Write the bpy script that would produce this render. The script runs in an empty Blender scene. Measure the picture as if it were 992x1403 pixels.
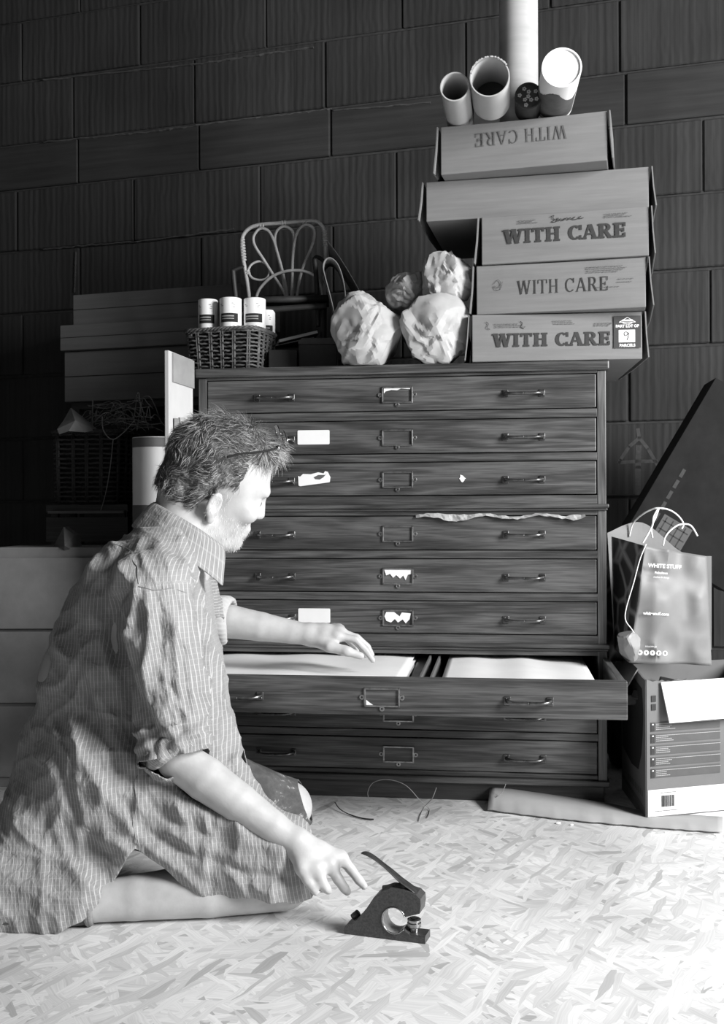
import bpy, bmesh, math, random
import numpy as np
from mathutils import Vector, Matrix, noise as mnoise
random.seed(7); RNG = np.random.default_rng(7)
S = bpy.context.scene
COL = S.collection
PI = math.pi

# ---------------- camera ----------------
F, CX, CY, H, ROLL = 1450.0, 496.0, 701.5, 0.7375, 0.004
cd = bpy.data.cameras.new('camera'); cam = bpy.data.objects.new('camera', cd); COL.objects.link(cam)
cd.sensor_fit = 'HORIZONTAL'; cd.sensor_width = 36; cd.lens = F/992*36
cd.clip_start = .05; cd.clip_end = 60
cr, sr = math.cos(ROLL), math.sin(ROLL)
cam.matrix_world = Matrix(((cr, sr, 0, 0), (0, 0, -1, 0), (-sr, cr, 0, H), (0, 0, 0, 1)))
S.camera = cam
cd.dof.use_dof = False

# ---------------- world and light ----------------
w = bpy.data.worlds.new('world'); S.world = w; w.use_nodes = True
w.node_tree.nodes['Background'].inputs[0].default_value = (1, 1, 1, 1)
w.node_tree.nodes['Background'].inputs[1].default_value = .12
def area(name, loc, target, sx, sy, power):
    l = bpy.data.lights.new(name, 'AREA'); l.shape = 'RECTANGLE'; l.size = sx; l.size_y = sy; l.energy = power
    o = bpy.data.objects.new(name, l); COL.objects.link(o); o.location = loc
    o.rotation_euler = (Vector(target)-Vector(loc)).to_track_quat('-Z', 'Y').to_euler(); return o
area('daylight_from_the_doorway', (2.6, .5, 1.75), (-.15, 2.3, .5), 1.0, 1.4, 235)
S.view_settings.view_transform = 'Standard'; S.view_settings.look = 'None'
S.view_settings.gamma = 1; S.view_settings.use_curve_mapping = False
S.view_settings.exposure = 0.0

# ---------------- helpers ----------------
def P(px, py, Y):
    dx, dy = px-CX, py-CY
    ux, uy = dx*cr-dy*sr, dx*sr+dy*cr
    return Vector((ux*Y/F, Y, H-uy*Y/F))
def PZ(px, py, z):                       # point on the horizontal plane z
    dx, dy = px-CX, py-CY
    uy = dx*sr+dy*cr
    return P(px, py, (H-z)*F/uy)
def FL(px, py): return PZ(px, py, 0)

def N(nt, typ, **kw):
    n = nt.nodes.new(typ)
    for k, v in kw.items():
        if k == 'inp':
            for a, b in v.items():
                if isinstance(b, bpy.types.NodeSocket): nt.links.new(b, n.inputs[a])
                else: n.inputs[a].default_value = b
        else: setattr(n, k, v)
    return n
def g4(v): return (v, v, v, 1)
def ramp(nt, fac, stops):
    r = nt.nodes.new('ShaderNodeValToRGB'); e = r.color_ramp.elements
    while len(e) < len(stops): e.new(.5)
    for i, (p, c) in enumerate(stops): e[i].position = p; e[i].color = g4(c)
    nt.links.new(fac, r.inputs[0]); return r.outputs[0]
def newmat(name):
    m = bpy.data.materials.new(name); m.use_nodes = True
    nt = m.node_tree; b = nt.nodes['Principled BSDF']; return m, nt, b
def coords(nt, scale=(1, 1, 1), rot=(0, 0, 0), kind='Object', rnd=True):
    tc = N(nt, 'ShaderNodeTexCoord'); mp = N(nt, 'ShaderNodeMapping')
    mp.inputs['Scale'].default_value = scale; mp.inputs['Rotation'].default_value = rot
    src = tc.outputs[kind]
    if rnd:
        oi = N(nt, 'ShaderNodeObjectInfo'); ad = N(nt, 'ShaderNodeVectorMath', operation='MULTIPLY_ADD')
        nt.links.new(oi.outputs['Random'], ad.inputs[0]); ad.inputs[1].default_value = (7.3, 11.1, 5.7); nt.links.new(src, ad.inputs[2]); src = ad.outputs[0]
    nt.links.new(src, mp.inputs[0]); return mp.outputs[0]
def bump(nt, b, h, strength=.3, dist=.002):
    bp = N(nt, 'ShaderNodeBump', inp={'Height': h, 'Strength': strength, 'Distance': dist}); nt.links.new(bp.outputs[0], b.inputs['Normal'])
def mat(name, lo, hi=None, rough=.6, scale=(20, 20, 20), metal=0, bmp=.15, dist=.002, det=5, sss=0, spec=.5, c0=.3, c1=.7):
    hi = lo if hi is None else hi
    m, nt, b = newmat(name)
    n = N(nt, 'ShaderNodeTexNoise', inp={'Vector': coords(nt, scale), 'Scale': 1.0, 'Detail': det, 'Roughness': .6})
    nt.links.new(ramp(nt, n.outputs[0], [(c0, lo), (c1, hi)]), b.inputs['Base Color'])
    b.inputs['Roughness'].default_value = rough; b.inputs['Metallic'].default_value = metal
    b.inputs['Specular IOR Level'].default_value = spec
    if sss: b.inputs['Subsurface Weight'].default_value = sss; b.inputs['Subsurface Radius'].default_value = (.01, .01, .01)
    if bmp: bump(nt, b, n.outputs[0], bmp, dist)
    return m

def wood(name, lo, mid, hi, rough=.42, axis=0, fig=1.0):
    m, nt, b = newmat(name)
    sc = [26, 26, 26]; sc[axis] = 1.6
    v = coords(nt, tuple(sc))
    n1 = N(nt, 'ShaderNodeTexNoise', inp={'Vector': v, 'Scale': .55, 'Detail': 3, 'Distortion': 1.2*fig})
    mul = N(nt, 'ShaderNodeMath', operation='MULTIPLY', inp={0: n1.outputs[0], 1: 9.0})
    fr = N(nt, 'ShaderNodeMath', operation='PINGPONG', inp={0: mul.outputs[0], 1: 1.0})
    sc2 = [300, 300, 300]; sc2[axis] = 12
    n2 = N(nt, 'ShaderNodeTexNoise', inp={'Vector': coords(nt, tuple(sc2)), 'Scale': 1.0, 'Detail': 4})
    n3 = N(nt, 'ShaderNodeTexNoise', inp={'Vector': coords(nt, (5, 5, 9)), 'Scale': 1.0, 'Detail': 4})
    a = N(nt, 'ShaderNodeMath', operation='MULTIPLY_ADD', inp={0: fr.outputs[0], 1: .28, 2: 0.0})
    a2 = N(nt, 'ShaderNodeMath', operation='MULTIPLY_ADD', inp={0: n2.outputs[0], 1: .62, 2: a.outputs[0]})
    a3 = N(nt, 'ShaderNodeMath', operation='MULTIPLY_ADD', inp={0: n3.outputs[0], 1: .35, 2: a2.outputs[0]})
    nt.links.new(ramp(nt, a3.outputs[0], [(.36, lo), (.6, mid), (.88, hi)]), b.inputs['Base Color'])
    b.inputs['Roughness'].default_value = rough
    bump(nt, b, a2.outputs[0], .25, .0012)
    return m

def link(name, me, m=None, parent=None, smooth=False):
    o = bpy.data.objects.new(name, me); COL.objects.link(o)
    if m is not None:
        for mm in (m if isinstance(m, (list, tuple)) else [m]): me.materials.append(mm)
    if smooth: me.polygons.foreach_set('use_smooth', [True]*len(me.polygons))
    if parent is not None: o.parent = parent
    return o
def obj(name, bm, m=None, parent=None, smooth=False, bevel=0, seg=2, sharp=None):
    bmesh.ops.recalc_face_normals(bm, faces=bm.faces)
    me = bpy.data.meshes.new(name); bm.to_mesh(me); bm.free()
    o = link(name, me, m, parent, smooth)
    if bevel:
        md = o.modifiers.new('bevel', 'BEVEL'); md.width = bevel; md.segments = seg; md.limit_method = 'ANGLE'; md.angle_limit = math.radians(40)
    if sharp is not None:
        me.polygons.foreach_set('use_smooth', [True]*len(me.polygons))
        try: me.set_sharp_from_angle(angle=math.radians(sharp))
        except Exception: pass
    return o
def tag(o, label=None, cat=None, group=None, kind=None):
    if label: o['label'] = label
    if cat: o['category'] = cat
    if group: o['group'] = group
    if kind: o['kind'] = kind
    return o
def thing(name, label, cat, loc=(0, 0, 0), rz=0, group=None):
    o = bpy.data.objects.new(name, None); COL.objects.link(o); o.empty_display_size = .05
    o.location = loc; o.rotation_euler = (0, 0, rz); return tag(o, label, cat, group)
def dup(root):
    r = root.copy(); COL.objects.link(r)
    for ch in root.children:
        c = ch.copy(); COL.objects.link(c); c.parent = r
        for g in ch.children:
            d = g.copy(); COL.objects.link(d); d.parent = c
    return r
def BM(): return bmesh.new()
def box(bm, x0, x1, y0, y1, z0, z1, M=None, mi=0):
    vs = [bm.verts.new((x, y, z)) for x in (x0, x1) for y in (y0, y1) for z in (z0, z1)]
    if M is not None:
        for v in vs: v.co = M @ v.co
    for f in ((0, 1, 3, 2), (4, 6, 7, 5), (0, 4, 5, 1), (2, 3, 7, 6), (0, 2, 6, 4), (1, 5, 7, 3)):
        fc = bm.faces.new([vs[i] for i in f]); fc.material_index = mi
    return vs
def quad(bm, pts, mi=0):
    f = bm.faces.new([bm.verts.new(p) for p in pts]); f.material_index = mi; return f
def frames(pts, closed=False):
    n = len(pts); T = []
    for i in range(n):
        a = pts[(i-1) % n] if (closed or i > 0) else pts[0]
        b = pts[(i+1) % n] if (closed or i < n-1) else pts[-1]
        t = (b-a); T.append(t.normalized() if t.length > 1e-9 else Vector((0, 0, 1)))
    up = Vector((0, 0, 1)) if abs(T[0].z) < .9 else Vector((1, 0, 0))
    nrm = (up - T[0]*up.dot(T[0])).normalized(); out = []
    for t in T:
        nrm = nrm - t*nrm.dot(t)
        if nrm.length < 1e-6: nrm = t.orthogonal()
        nrm.normalize(); out.append((nrm.copy(), t.cross(nrm)))
    return out
def tube(bm, pts, r, seg=8, closed=False, caps=True, mi=0, flat=1.0):
    pts = [Vector(p) for p in pts]; n = len(pts)
    rr = r if isinstance(r, (list, tuple)) else [r]*n
    fr = frames(pts, closed); rings = []
    for i, p in enumerate(pts):
        a, b = fr[i]
        rings.append([bm.verts.new(p+(a*math.cos(2*PI*k/seg)*flat+b*math.sin(2*PI*k/seg))*rr[i]) for k in range(seg)])
    m = n if closed else n-1
    for i in range(m):
        A, B = rings[i], rings[(i+1) % n]
        for k in range(seg):
            f = bm.faces.new((A[k], A[(k+1) % seg], B[(k+1) % seg], B[k])); f.material_index = mi
    if caps and not closed:
        bm.faces.new(rings[0][::-1]).material_index = mi; bm.faces.new(rings[-1]).material_index = mi
    return rings
def lathe(bm, prof, seg=32, M=None, mi=0):
    rings = []
    for r, z in prof:
        ring = []
        for k in range(seg):
            v = Vector((r*math.cos(2*PI*k/seg), r*math.sin(2*PI*k/seg), z))
            ring.append(bm.verts.new(M @ v if M is not None else v))
        rings.append(ring)
    for A, B in zip(rings, rings[1:]):
        for k in range(seg):
            f = bm.faces.new((A[k], A[(k+1) % seg], B[(k+1) % seg], B[k])); f.material_index = mi
    return rings
def prism(bm, poly, d0, d1, M=None, mi=0):      # poly in (x,z), extruded along y
    A = [Vector((x, d0, z)) for x, z in poly]; B = [Vector((x, d1, z)) for x, z in poly]
    if M is not None: A = [M @ p for p in A]; B = [M @ p for p in B]
    A = [bm.verts.new(p) for p in A]; B = [bm.verts.new(p) for p in B]; n = len(A)
    bm.faces.new(A).material_index = mi; bm.faces.new(B[::-1]).material_index = mi
    for i in range(n): bm.faces.new((A[i], B[i], B[(i+1) % n], A[(i+1) % n])).material_index = mi
def smooth_path(pts, n=8, closed=False):
    pts = [Vector(p) for p in pts]; out = []; L = len(pts)
    rng = range(L if closed else L-1)
    for i in rng:
        if closed: p0, p1, p2, p3 = pts[i-1], pts[i], pts[(i+1) % L], pts[(i+2) % L]
        else: p0, p1, p2, p3 = pts[max(i-1, 0)], pts[i], pts[i+1], pts[min(i+2, L-1)]
        for k in range(n):
            t = k/n; t2 = t*t; t3 = t2*t
            out.append(.5*((2*p1)+(-p0+p2)*t+(2*p0-5*p1+4*p2-p3)*t2+(-p0+3*p1-3*p2+p3)*t3))
    if not closed: out.append(pts[-1])
    return out
def MT(loc, rz=0, rx=0, ry=0): return Matrix.Translation(loc) @ Matrix.Rotation(rz, 4, 'Z') @ Matrix.Rotation(rx, 4, 'X') @ Matrix.Rotation(ry, 4, 'Y')
def text(name, body, size, m, parent, M, align='CENTER', bold=0, sx=1, extr=.0002):
    cu = bpy.data.curves.new(name, 'FONT'); cu.body = body; cu.size = size; cu.align_x = align; cu.align_y = 'CENTER'; cu.extrude = extr; cu.offset = bold
    t = bpy.data.objects.new(name, cu); COL.objects.link(t); bpy.context.view_layer.update()
    me = bpy.data.meshes.new_from_object(t.evaluated_get(bpy.context.evaluated_depsgraph_get())); bpy.data.objects.remove(t)
    me.transform(Matrix.Diagonal((sx, 1, 1, 1))); me.transform(M); me.name = name; me.materials.clear()
    return link(name, me, m, parent)
# slab / roman capitals drawn with bars (unit height)
def glyph(ch, wt, th, se, sh):
    """wt thick stem, th thin stem, se serif overhang, sh serif height -> list of quads, advance"""
    q = []
    def bar(x0, z0, x1, z1, w):
        q.append([(x0-w/2, z0), (x0+w/2, z0), (x1+w/2, z1), (x1-w/2, z1)])
    def hb(x0, x1, z0, z1): q.append([(x0, z0), (x1, z0), (x1, z1), (x0, z1)])
    def ser(x, w, z): hb(x-w/2-se, x+w/2+se, z, z+sh) if z < .5 else hb(x-w/2-se, x+w/2+se, z-sh, z)
    def arc(cx, cz, rx, rz, a0, a1, w, wz):
        n = 14
        for i in range(n):
            a, b = a0+(a1-a0)*i/n, a0+(a1-a0)*(i+1)/n
            p = lambda t, s: (cx+(rx+s*w/2)*math.cos(t), cz+(rz+s*wz/2)*math.sin(t))
            q.append([p(a, -1), p(b, -1), p(b, 1), p(a, 1)])
    if ch == 'I': bar(.2, 0, .2, 1, wt); ser(.2, wt, 0); ser(.2, wt, 1); return q, .4
    if ch == 'T': bar(.38, 0, .38, 1, wt); ser(.38, wt, 0); hb(.02, .74, 1-sh*1.1, 1); hb(.02, .02+th, .72, 1); hb(.74-th, .74, .72, 1); return q, .76
    if ch == 'H':
        for x in (.2, .68): bar(x, 0, x, 1, wt); ser(x, wt, 0); ser(x, wt, 1)
        hb(.2, .68, .46, .46+max(th, sh)); return q, .88
    if ch == 'W':
        bar(.12, 1, .34, 0, wt); bar(.56, 1, .34, 0, th); bar(.56, 1, .80, 0, wt); bar(1.02, 1, .80, 0, th)
        for x in (.12, .56, 1.02): ser(x, wt*.8, 1)
        return q, 1.16
    if ch == 'A':
        bar(.1, 0, .4, 1, th); bar(.72, 0, .42, 1, wt); hb(.2, .6, .28, .28+th); ser(.1, th, 0); ser(.72, wt, 0); return q, .84
    if ch == 'C':
        arc(.42, .5, .36-wt*.3, .5-th*.5, .25*PI, 1.75*PI, wt, th); hb(.66, .66+th*1.2, .66, 1); hb(.66, .66+th, 0, .3) if wt > .15 else None; return q, .82
    if ch == 'R':
        bar(.2, 0, .2, 1, wt); ser(.2, wt, 0); ser(.2, wt, 1); hb(.2, .42, 1-th, 1); hb(.2, .42, .46, .46+th)
        arc(.42, .73, .2, .27-th/2, -.5*PI, .5*PI, wt*.9, th); bar(.72, 0, .44, .48, wt*.95); hb(.66, .86, 0, sh); return q, .86
    if ch == 'E':
        bar(.2, 0, .2, 1, wt); ser(.2, wt, 0); ser(.2, wt, 1); hb(.2, .68, 1-th, 1); hb(.2, .68, 0, th); hb(.2, .52, .46, .46+th)
        hb(.68-th, .68, .72, 1); hb(.68-th, .68, 0, .3); hb(.48, .48+th, .36, .64); return q, .76
    return q, .36
def lettering(parent, body, h, wt, th, se, sh, m, M, sx=1.0, gap=.04):
    x = 0; qs = []
    for ch in body:
        g, adv = glyph(ch, wt, th, se, sh)
        qs += [[(px+x, pz) for px, pz in poly] for poly in g]; x += adv+gap
    bm = BM(); k = 0
    for poly in qs:
        k += 1; prism(bm, [((px-x/2)*h*sx, (pz-.5)*h) for px, pz in poly], -.0004-.000004*k, 0)
    for v in bm.verts: v.co = M @ v.co
    return obj('printed_text', bm, m, parent)

def value_noise(p, seed=0):
    p = np.asarray(p, dtype=np.float64); i = np.floor(p).astype(np.int64); f = p-i; u = f*f*(3-2*f)
    def hsh(a, b, c):
        n = (a*73856093) ^ (b*19349663) ^ (c*83492791) ^ (seed*2654435761 % 1000003)
        n = (n ^ (n >> 13))*1274126177 & 0x7fffffff; n = (n ^ (n >> 11))*69069 & 0x7fffffff
        return (n % 65536)/32768.0-1
    r = 0
    for dx in (0, 1):
        for dy in (0, 1):
            for dz in (0, 1):
                wgt = (u[:, 0] if dx else 1-u[:, 0])*(u[:, 1] if dy else 1-u[:, 1])*(u[:, 2] if dz else 1-u[:, 2])
                r = r+wgt*hsh(i[:, 0]+dx, i[:, 1]+dy, i[:, 2]+dz)
    return r
def fbm(p, seed=0, oct=3):
    s = 0; a = 1; tot = 0
    for k in range(oct): s = s+a*value_noise(np.asarray(p)*2**k, seed+k*17); tot += a; a *= .5
    return s/tot

# ---------------- materials ----------------
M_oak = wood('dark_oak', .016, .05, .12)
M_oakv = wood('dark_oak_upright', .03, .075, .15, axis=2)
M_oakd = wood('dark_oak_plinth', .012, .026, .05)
M_oakin = wood('pale_drawer_side', .05, .11, .2, axis=1)
M_brass = mat('worn_brass', .16, .42, .32, (60, 60, 60), metal=.9, bmp=.1)
M_handle = mat('bronze_handle', .07, .2, .3, (50, 50, 50), metal=.85, bmp=.1)
M_dark = mat('near_black', .006, .012, .8)
M_paper = mat('white_paper', .78, .86, .8, (8, 8, 8), bmp=.05)
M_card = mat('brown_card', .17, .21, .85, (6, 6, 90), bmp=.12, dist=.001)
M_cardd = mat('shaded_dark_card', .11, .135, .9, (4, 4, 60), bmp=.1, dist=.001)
M_cardedge = mat('card_edge', .22, .3, .9, (300, 300, 300), bmp=.3)
M_ink = mat('print_ink', .03, .045, .85, (120, 120, 120), bmp=0)
M_inkl = mat('faded_print_ink', .08, .13, .85, (200, 200, 200), bmp=0)
M_kraft = mat('kraft_paper', .34, .43, .75, (14, 14, 14), bmp=.25, dist=.003)
M_tube = mat('pale_card_tube', .38, .46, .8, (5, 5, 40), bmp=.08)
M_white = mat('white_enamel', .8, .84, .5, (10, 10, 10), bmp=0)
M_iron = mat('cast_iron', .045, .10, .42, (300, 300, 300), metal=.3, bmp=.35, dist=.001)
M_steel = mat('worn_steel', .25, .5, .25, (80, 80, 80), metal=1, bmp=.08)
M_wick = mat('dark_wicker', .05, .15, .55, (60, 60, 60), bmp=.3)
M_wickd = mat('very_dark_wicker', .025, .06, .6, (60, 60, 60), bmp=.3)
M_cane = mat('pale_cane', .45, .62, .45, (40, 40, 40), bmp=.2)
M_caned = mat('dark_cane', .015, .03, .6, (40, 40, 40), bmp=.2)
# ---------------- floor ----------------
def osb():
    m, nt, b = newmat('strand_board'); tc = N(nt, 'ShaderNodeTexCoord').outputs['Object']
    wob = N(nt, 'ShaderNodeTexNoise', inp={'Vector': tc, 'Scale': 9.0, 'Detail': 2})
    mixv = N(nt, 'ShaderNodeVectorMath', operation='MULTIPLY_ADD', inp={0: wob.outputs[1], 1: (.03, .03, 0), 2: tc})
    out = None; hgt = None
    for i, (ang, sx, sy) in enumerate([(.2, 10, 46), (1.35, 9, 42), (-.6, 11, 52), (.75, 10, 60), (2.3, 12, 70), (-.15, 12, 64), (1.0, 14, 90), (-1.1, 13, 80)]):
        mr = N(nt, 'ShaderNodeMapping', inp={'Vector': mixv.outputs[0], 'Rotation': (0, 0, ang)}); mp = N(nt, 'ShaderNodeMapping', inp={'Vector': mr.outputs[0], 'Scale': (sx, sy, 1), 'Location': (i*3.1, i*1.7, 0)})
        v = N(nt, 'ShaderNodeTexVoronoi', voronoi_dimensions='2D', inp={'Vector': mp.outputs[0], 'Scale': 1.0, 'Randomness': 1.0})
        sep = N(nt, 'ShaderNodeSeparateColor', inp={0: v.outputs['Color']})
        shade = ramp(nt, sep.outputs[0], [(0, .36), (.10, .48), (.5, .58), (1, .66)])
        g = N(nt, 'ShaderNodeTexNoise', inp={'Vector': mp.outputs[0], 'Scale': 1.0, 'Detail': 4}); 
        gm = N(nt, 'ShaderNodeMapping', inp={'Vector': mp.outputs[0], 'Scale': (.6, 5, 1)}); nt.links.new(gm.outputs[0], g.inputs['Vector'])
        mul = N(nt, 'ShaderNodeMix', data_type='RGBA', blend_type='MULTIPLY'); mul.inputs[0].default_value = .45
        nt.links.new(shade, mul.inputs[6]); nt.links.new(g.outputs[0], mul.inputs[7])
        sc = N(nt, 'ShaderNodeMix', data_type='RGBA', blend_type='MIX'); col = mul.outputs[2]
        if out is None: out = col; hgt = sep.outputs[1]
        else:
            gt = N(nt, 'ShaderNodeMath', operation='GREATER_THAN', inp={0: sep.outputs[2], 1: .7})
            nt.links.new(gt.outputs[0], sc.inputs[0]); nt.links.new(out, sc.inputs[6]); nt.links.new(col, sc.inputs[7]); out = sc.outputs[2]
            h2 = N(nt, 'ShaderNodeMix', data_type='FLOAT', inp={0: gt.outputs[0]}); nt.links.new(hgt, h2.inputs[2]); nt.links.new(sep.outputs[1], h2.inputs[3]); hgt = h2.outputs[0]
    st = N(nt, 'ShaderNodeTexNoise', inp={'Vector': tc, 'Scale': 3.2, 'Detail': 6}); s2 = ramp(nt, st.outputs[0], [(.3, .72), (.55, 1)])
    fm = N(nt, 'ShaderNodeMix', data_type='RGBA', blend_type='MULTIPLY'); fm.inputs[0].default_value = .7
    nt.links.new(out, fm.inputs[6]); nt.links.new(s2, fm.inputs[7])
    gain = N(nt, 'ShaderNodeMix', data_type='RGBA', blend_type='MULTIPLY'); gain.inputs[0].default_value = 1; gain.inputs[7].default_value = (FLOORGAIN,)*3+(1,)
    nt.links.new(fm.outputs[2], gain.inputs[6]); nt.links.new(gain.outputs[2], b.inputs['Base Color'])
    b.inputs['Roughness'].default_value = .5; bump(nt, b, hgt, .25, .002)
    return m
FLOORGAIN = 1.62
bm = BM()
jx = 5.2
box(bm, -4, 4, -1.2, 5.5, -.03, 0)
o = obj('floor', bm, osb()); tag(o, kind='structure')

# ---------------- back wall of hollow clay blocks ----------------
def blockmat(name, horiz):
    m, nt, b = newmat(name)
    tc = N(nt, 'ShaderNodeTexCoord').outputs['Object']
    mp = N(nt, 'ShaderNodeMapping', inp={'Vector': tc, 'Scale': ((3, 3, 60) if horiz else (55, 55, 1.2))})
    n = N(nt, 'ShaderNodeTexNoise', inp={'Vector': mp.outputs[0], 'Scale': 1.0, 'Detail': 3})
    wv = N(nt, 'ShaderNodeTexWave', wave_type='BANDS', bands_direction='X', inp={'Vector': tc, 'Scale': 13.0, 'Distortion': 2.5, 'Detail': 1.0})
    sp = N(nt, 'ShaderNodeTexNoise', inp={'Vector': tc, 'Scale': 3.0, 'Detail': 6})
    r1 = ramp(nt, n.outputs[0], [(.3, .026), (.7, .042)]); r2 = ramp(nt, sp.outputs[0], [(.3, .65), (.7, 1.1)])
    mm = N(nt, 'ShaderNodeMix', data_type='RGBA', blend_type='MULTIPLY'); mm.inputs[0].default_value = 1
    nt.links.new(r1, mm.inputs[6]); nt.links.new(r2, mm.inputs[7]); nt.links.new(mm.outputs[2], b.inputs['Base Color'])
    b.inputs['Roughness'].default_value = .9
    ad = N(nt, 'ShaderNodeMath', operation='MULTIPLY_ADD', inp={0: wv.outputs[1], 1: (0 if horiz else .35), 2: n.outputs[0]})
    bump(nt, b, ad.outputs[0], .7, .004)
    return m
M_bv, M_bh = blockmat('ribbed_clay_block', False), blockmat('flat_clay_block', True)
M_mortar = mat('mortar', .03, .06, .95, (30, 30, 30), bmp=.6, dist=.004)
TW = math.atan(.30); YW = 3.82
WALLM = Matrix.Translation((0, YW, 0)) @ Matrix.Rotation(-TW, 4, 'Z')
bm = BM()
box(bm, -3.6, 3.6, .012, .24, 0, 3.4, mi=2)
cW = math.cos(TW)
rows = []   # z0, z1, phase(local x of a joint), kind
zs = [(2.46, 2.70, -.85, 0), (2.21, 2.46, -1.13, 0), (2.03, 2.21, -1.11, 1), (1.784, 2.03, -.875, 0)]
z = 1.784; k = 0
while z > 0: zs.append((max(z-.25, 0), z, -.604-.25*(k % 2)*1, 0)); z -= .25; k += 1
zs += [(2.70, 2.95, -1.1, 0), (2.95, 3.2, -.9, 0), (3.2, 3.4, -1.1, 0)]
for (z0, z1, ph, kd) in zs:
    x = ph/cW - .522*6
    while x < 3.5:
        off = random.uniform(-.004, .004); j = random.uniform(.001, .004)
        if x > -3.6: box(bm, x+j, x+.522-j, off, .05, z0+.004+random.uniform(0, .002), z1-.004, mi=kd)
        x += .522
for v in bm.verts: v.co = WALLM @ v.co
o = obj('wall_back', bm, [M_bv, M_bh, M_mortar], bevel=.004, seg=1); tag(o, kind='structure')
# mortar squeezed out of the joints
def onwall(px, py, off=0):
    d = P(px, py, 1.0)-Vector((0, 0, H)); n = Vector((math.sin(TW), math.cos(TW), 0))
    t = (YW*math.cos(TW)-off)/d.dot(n); return Vector((0, 0, H))+d*t
bm = BM()
for pts in ([(60, 195), (140, 187), (205, 181), (270, 172), (340, 163), (420, 154), (457, 149)], [(60, 110), (150, 100), (270, 88), (350, 76), (436, 64)],
            [(60, 342), (120, 336), (200, 330), (330, 313)], [(104, 345), (103, 378), (102, 402)], [(457, 152), (600, 140)]):
    pp = []
    for a, b2 in zip(pts, pts[1:]):
        for t in np.linspace(0, 1, 14, endpoint=False): pp.append(onwall(a[0]+(b2[0]-a[0])*t, a[1]+(b2[1]-a[1])*t+random.uniform(-.7, .7), .001))
    tube(bm, pp, [random.uniform(.0035, .0075) for _ in pp], 6, flat=.6)
c0 = obj('trim_1', bm, mat('pale_mortar', .05, .09, .95, (40, 40, 40), bmp=.6, dist=.003)); tag(c0, kind='structure')
# chalk arrow on the wall at the right
bm = BM()
for a in ([(874, 588), (876, 600)], [(876, 600), (862, 612), (850, 630), (848, 634)], [(876, 600), (888, 615), (900, 636)], [(848, 634), (872, 632), (900, 632)], [(875, 612), (874, 640), (874, 676)]):
    pp = [onwall(x, y, .004) for x, y in a]
    fr = 2.2 if a[0][1] != 612 else 3.6
    hw = fr*YW/F
    for p0, p1 in zip(pp, pp[1:]):
        d = (p1-p0).normalized(); s = d.cross(Vector((math.sin(TW), math.cos(TW), 0))).normalized()*hw
        e = d*hw*.5
        quad(bm, [p0-s-e, p0+s-e, p1+s+e, p1-s+e])
o = obj('chalk_arrow', bm, mat('chalk', .05, .08, .95, (90, 90, 90), bmp=0)); tag(o, 'faint upward arrow with a triangle head chalked on the dark block wall', 'chalk mark')
bm = BM(); box(bm, -4, 4, -1.2, 5.5, 3.4, 3.5)
tag(obj('ceiling', bm, mat('dark_ceiling', .05, .08, .9)), kind='structure')
bm = BM(); box(bm, -3.0, -2.9, -1.2, 5.2, 0, 3.4)
tag(obj('wall_left', bm, M_bv), kind='structure')

# ---------------- plan chest ----------------
TH = 7.4*PI/180; CW, CD_, CH = 1.05, .76, 1.115
c_, s_ = math.cos(TH), math.sin(TH)
PR = Vector((.612, 2.65, 0)); PL = PR - Vector((c_, -s_, 0))*CW
CM = Matrix.Translation(PL) @ Matrix.Rotation(-TH, 4, 'Z')     # local x right, y back
def zc(y): return .7375-(y-700.2)*.0018276
chest = thing('plan_chest', 'tall dark oak plan chest of nine shallow drawers, one pulled open', 'chest of drawers', PL, -TH)
dr = [(511, 558.5), (571.5, 618.5), (630.6, 677.4), (706, 754), (766, 813), (825, 871), (900, 947), (959, 1006), (1017, 1062.5)]
ZB = zc(1078)
def cpart(name, boxes, m=M_oak, bev=.0015):
    bm = BM()
    for b_ in boxes: box(bm, *b_)
    return obj(name, bm, m, chest, bevel=bev)
cpart('side_panel', [(0, .022, .001, CD_, ZB, 1.09)], M_oakv); cpart('side_panel', [(CW-.022, CW, .001, CD_, ZB, 1.09)], M_oakv)
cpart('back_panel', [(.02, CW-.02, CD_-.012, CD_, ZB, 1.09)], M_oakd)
cpart('chest_top', [(-.008, CW+.008, -.010, CD_+.005, 1.091, CH)], M_oak, .004)
rails = [(zc(511), 1.091)]+[(zc(b[0])+.0012, zc(a[1])-.0012) for a, b in zip(dr, dr[1:])]
for i, (z0, z1) in enumerate(rails):
    if i: z0, z1 = z0, z1
    cpart('rail', [(.022, CW-.022, .002, .05, z0 if i else z0+.001, z1)], M_oak, .0008)
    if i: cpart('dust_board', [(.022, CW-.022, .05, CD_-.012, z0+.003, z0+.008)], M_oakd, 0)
cpart('moulding', [(-.006, CW+.006, -.010, .06, zc(696), zc(690.5)), (-.003, CW+.003, -.006, .06, zc(699.5), zc(696))], M_oak, .003)
cpart('moulding', [(-.006, CW+.006, -.008, .06, zc(889), zc(883)), (-.003, CW+.003, -.004, .06, zc(893), zc(889))], M_oak, .003)
cpart('moulding', [(-.006, CW+.006, -.008, CD_, ZB-.001, zc(1070)), (.022, CW-.022, .002, .05, zc(1070), zc(1063))], M_oak, .003)
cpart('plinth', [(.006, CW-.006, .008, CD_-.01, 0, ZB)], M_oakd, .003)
OPEN = .38
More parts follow.
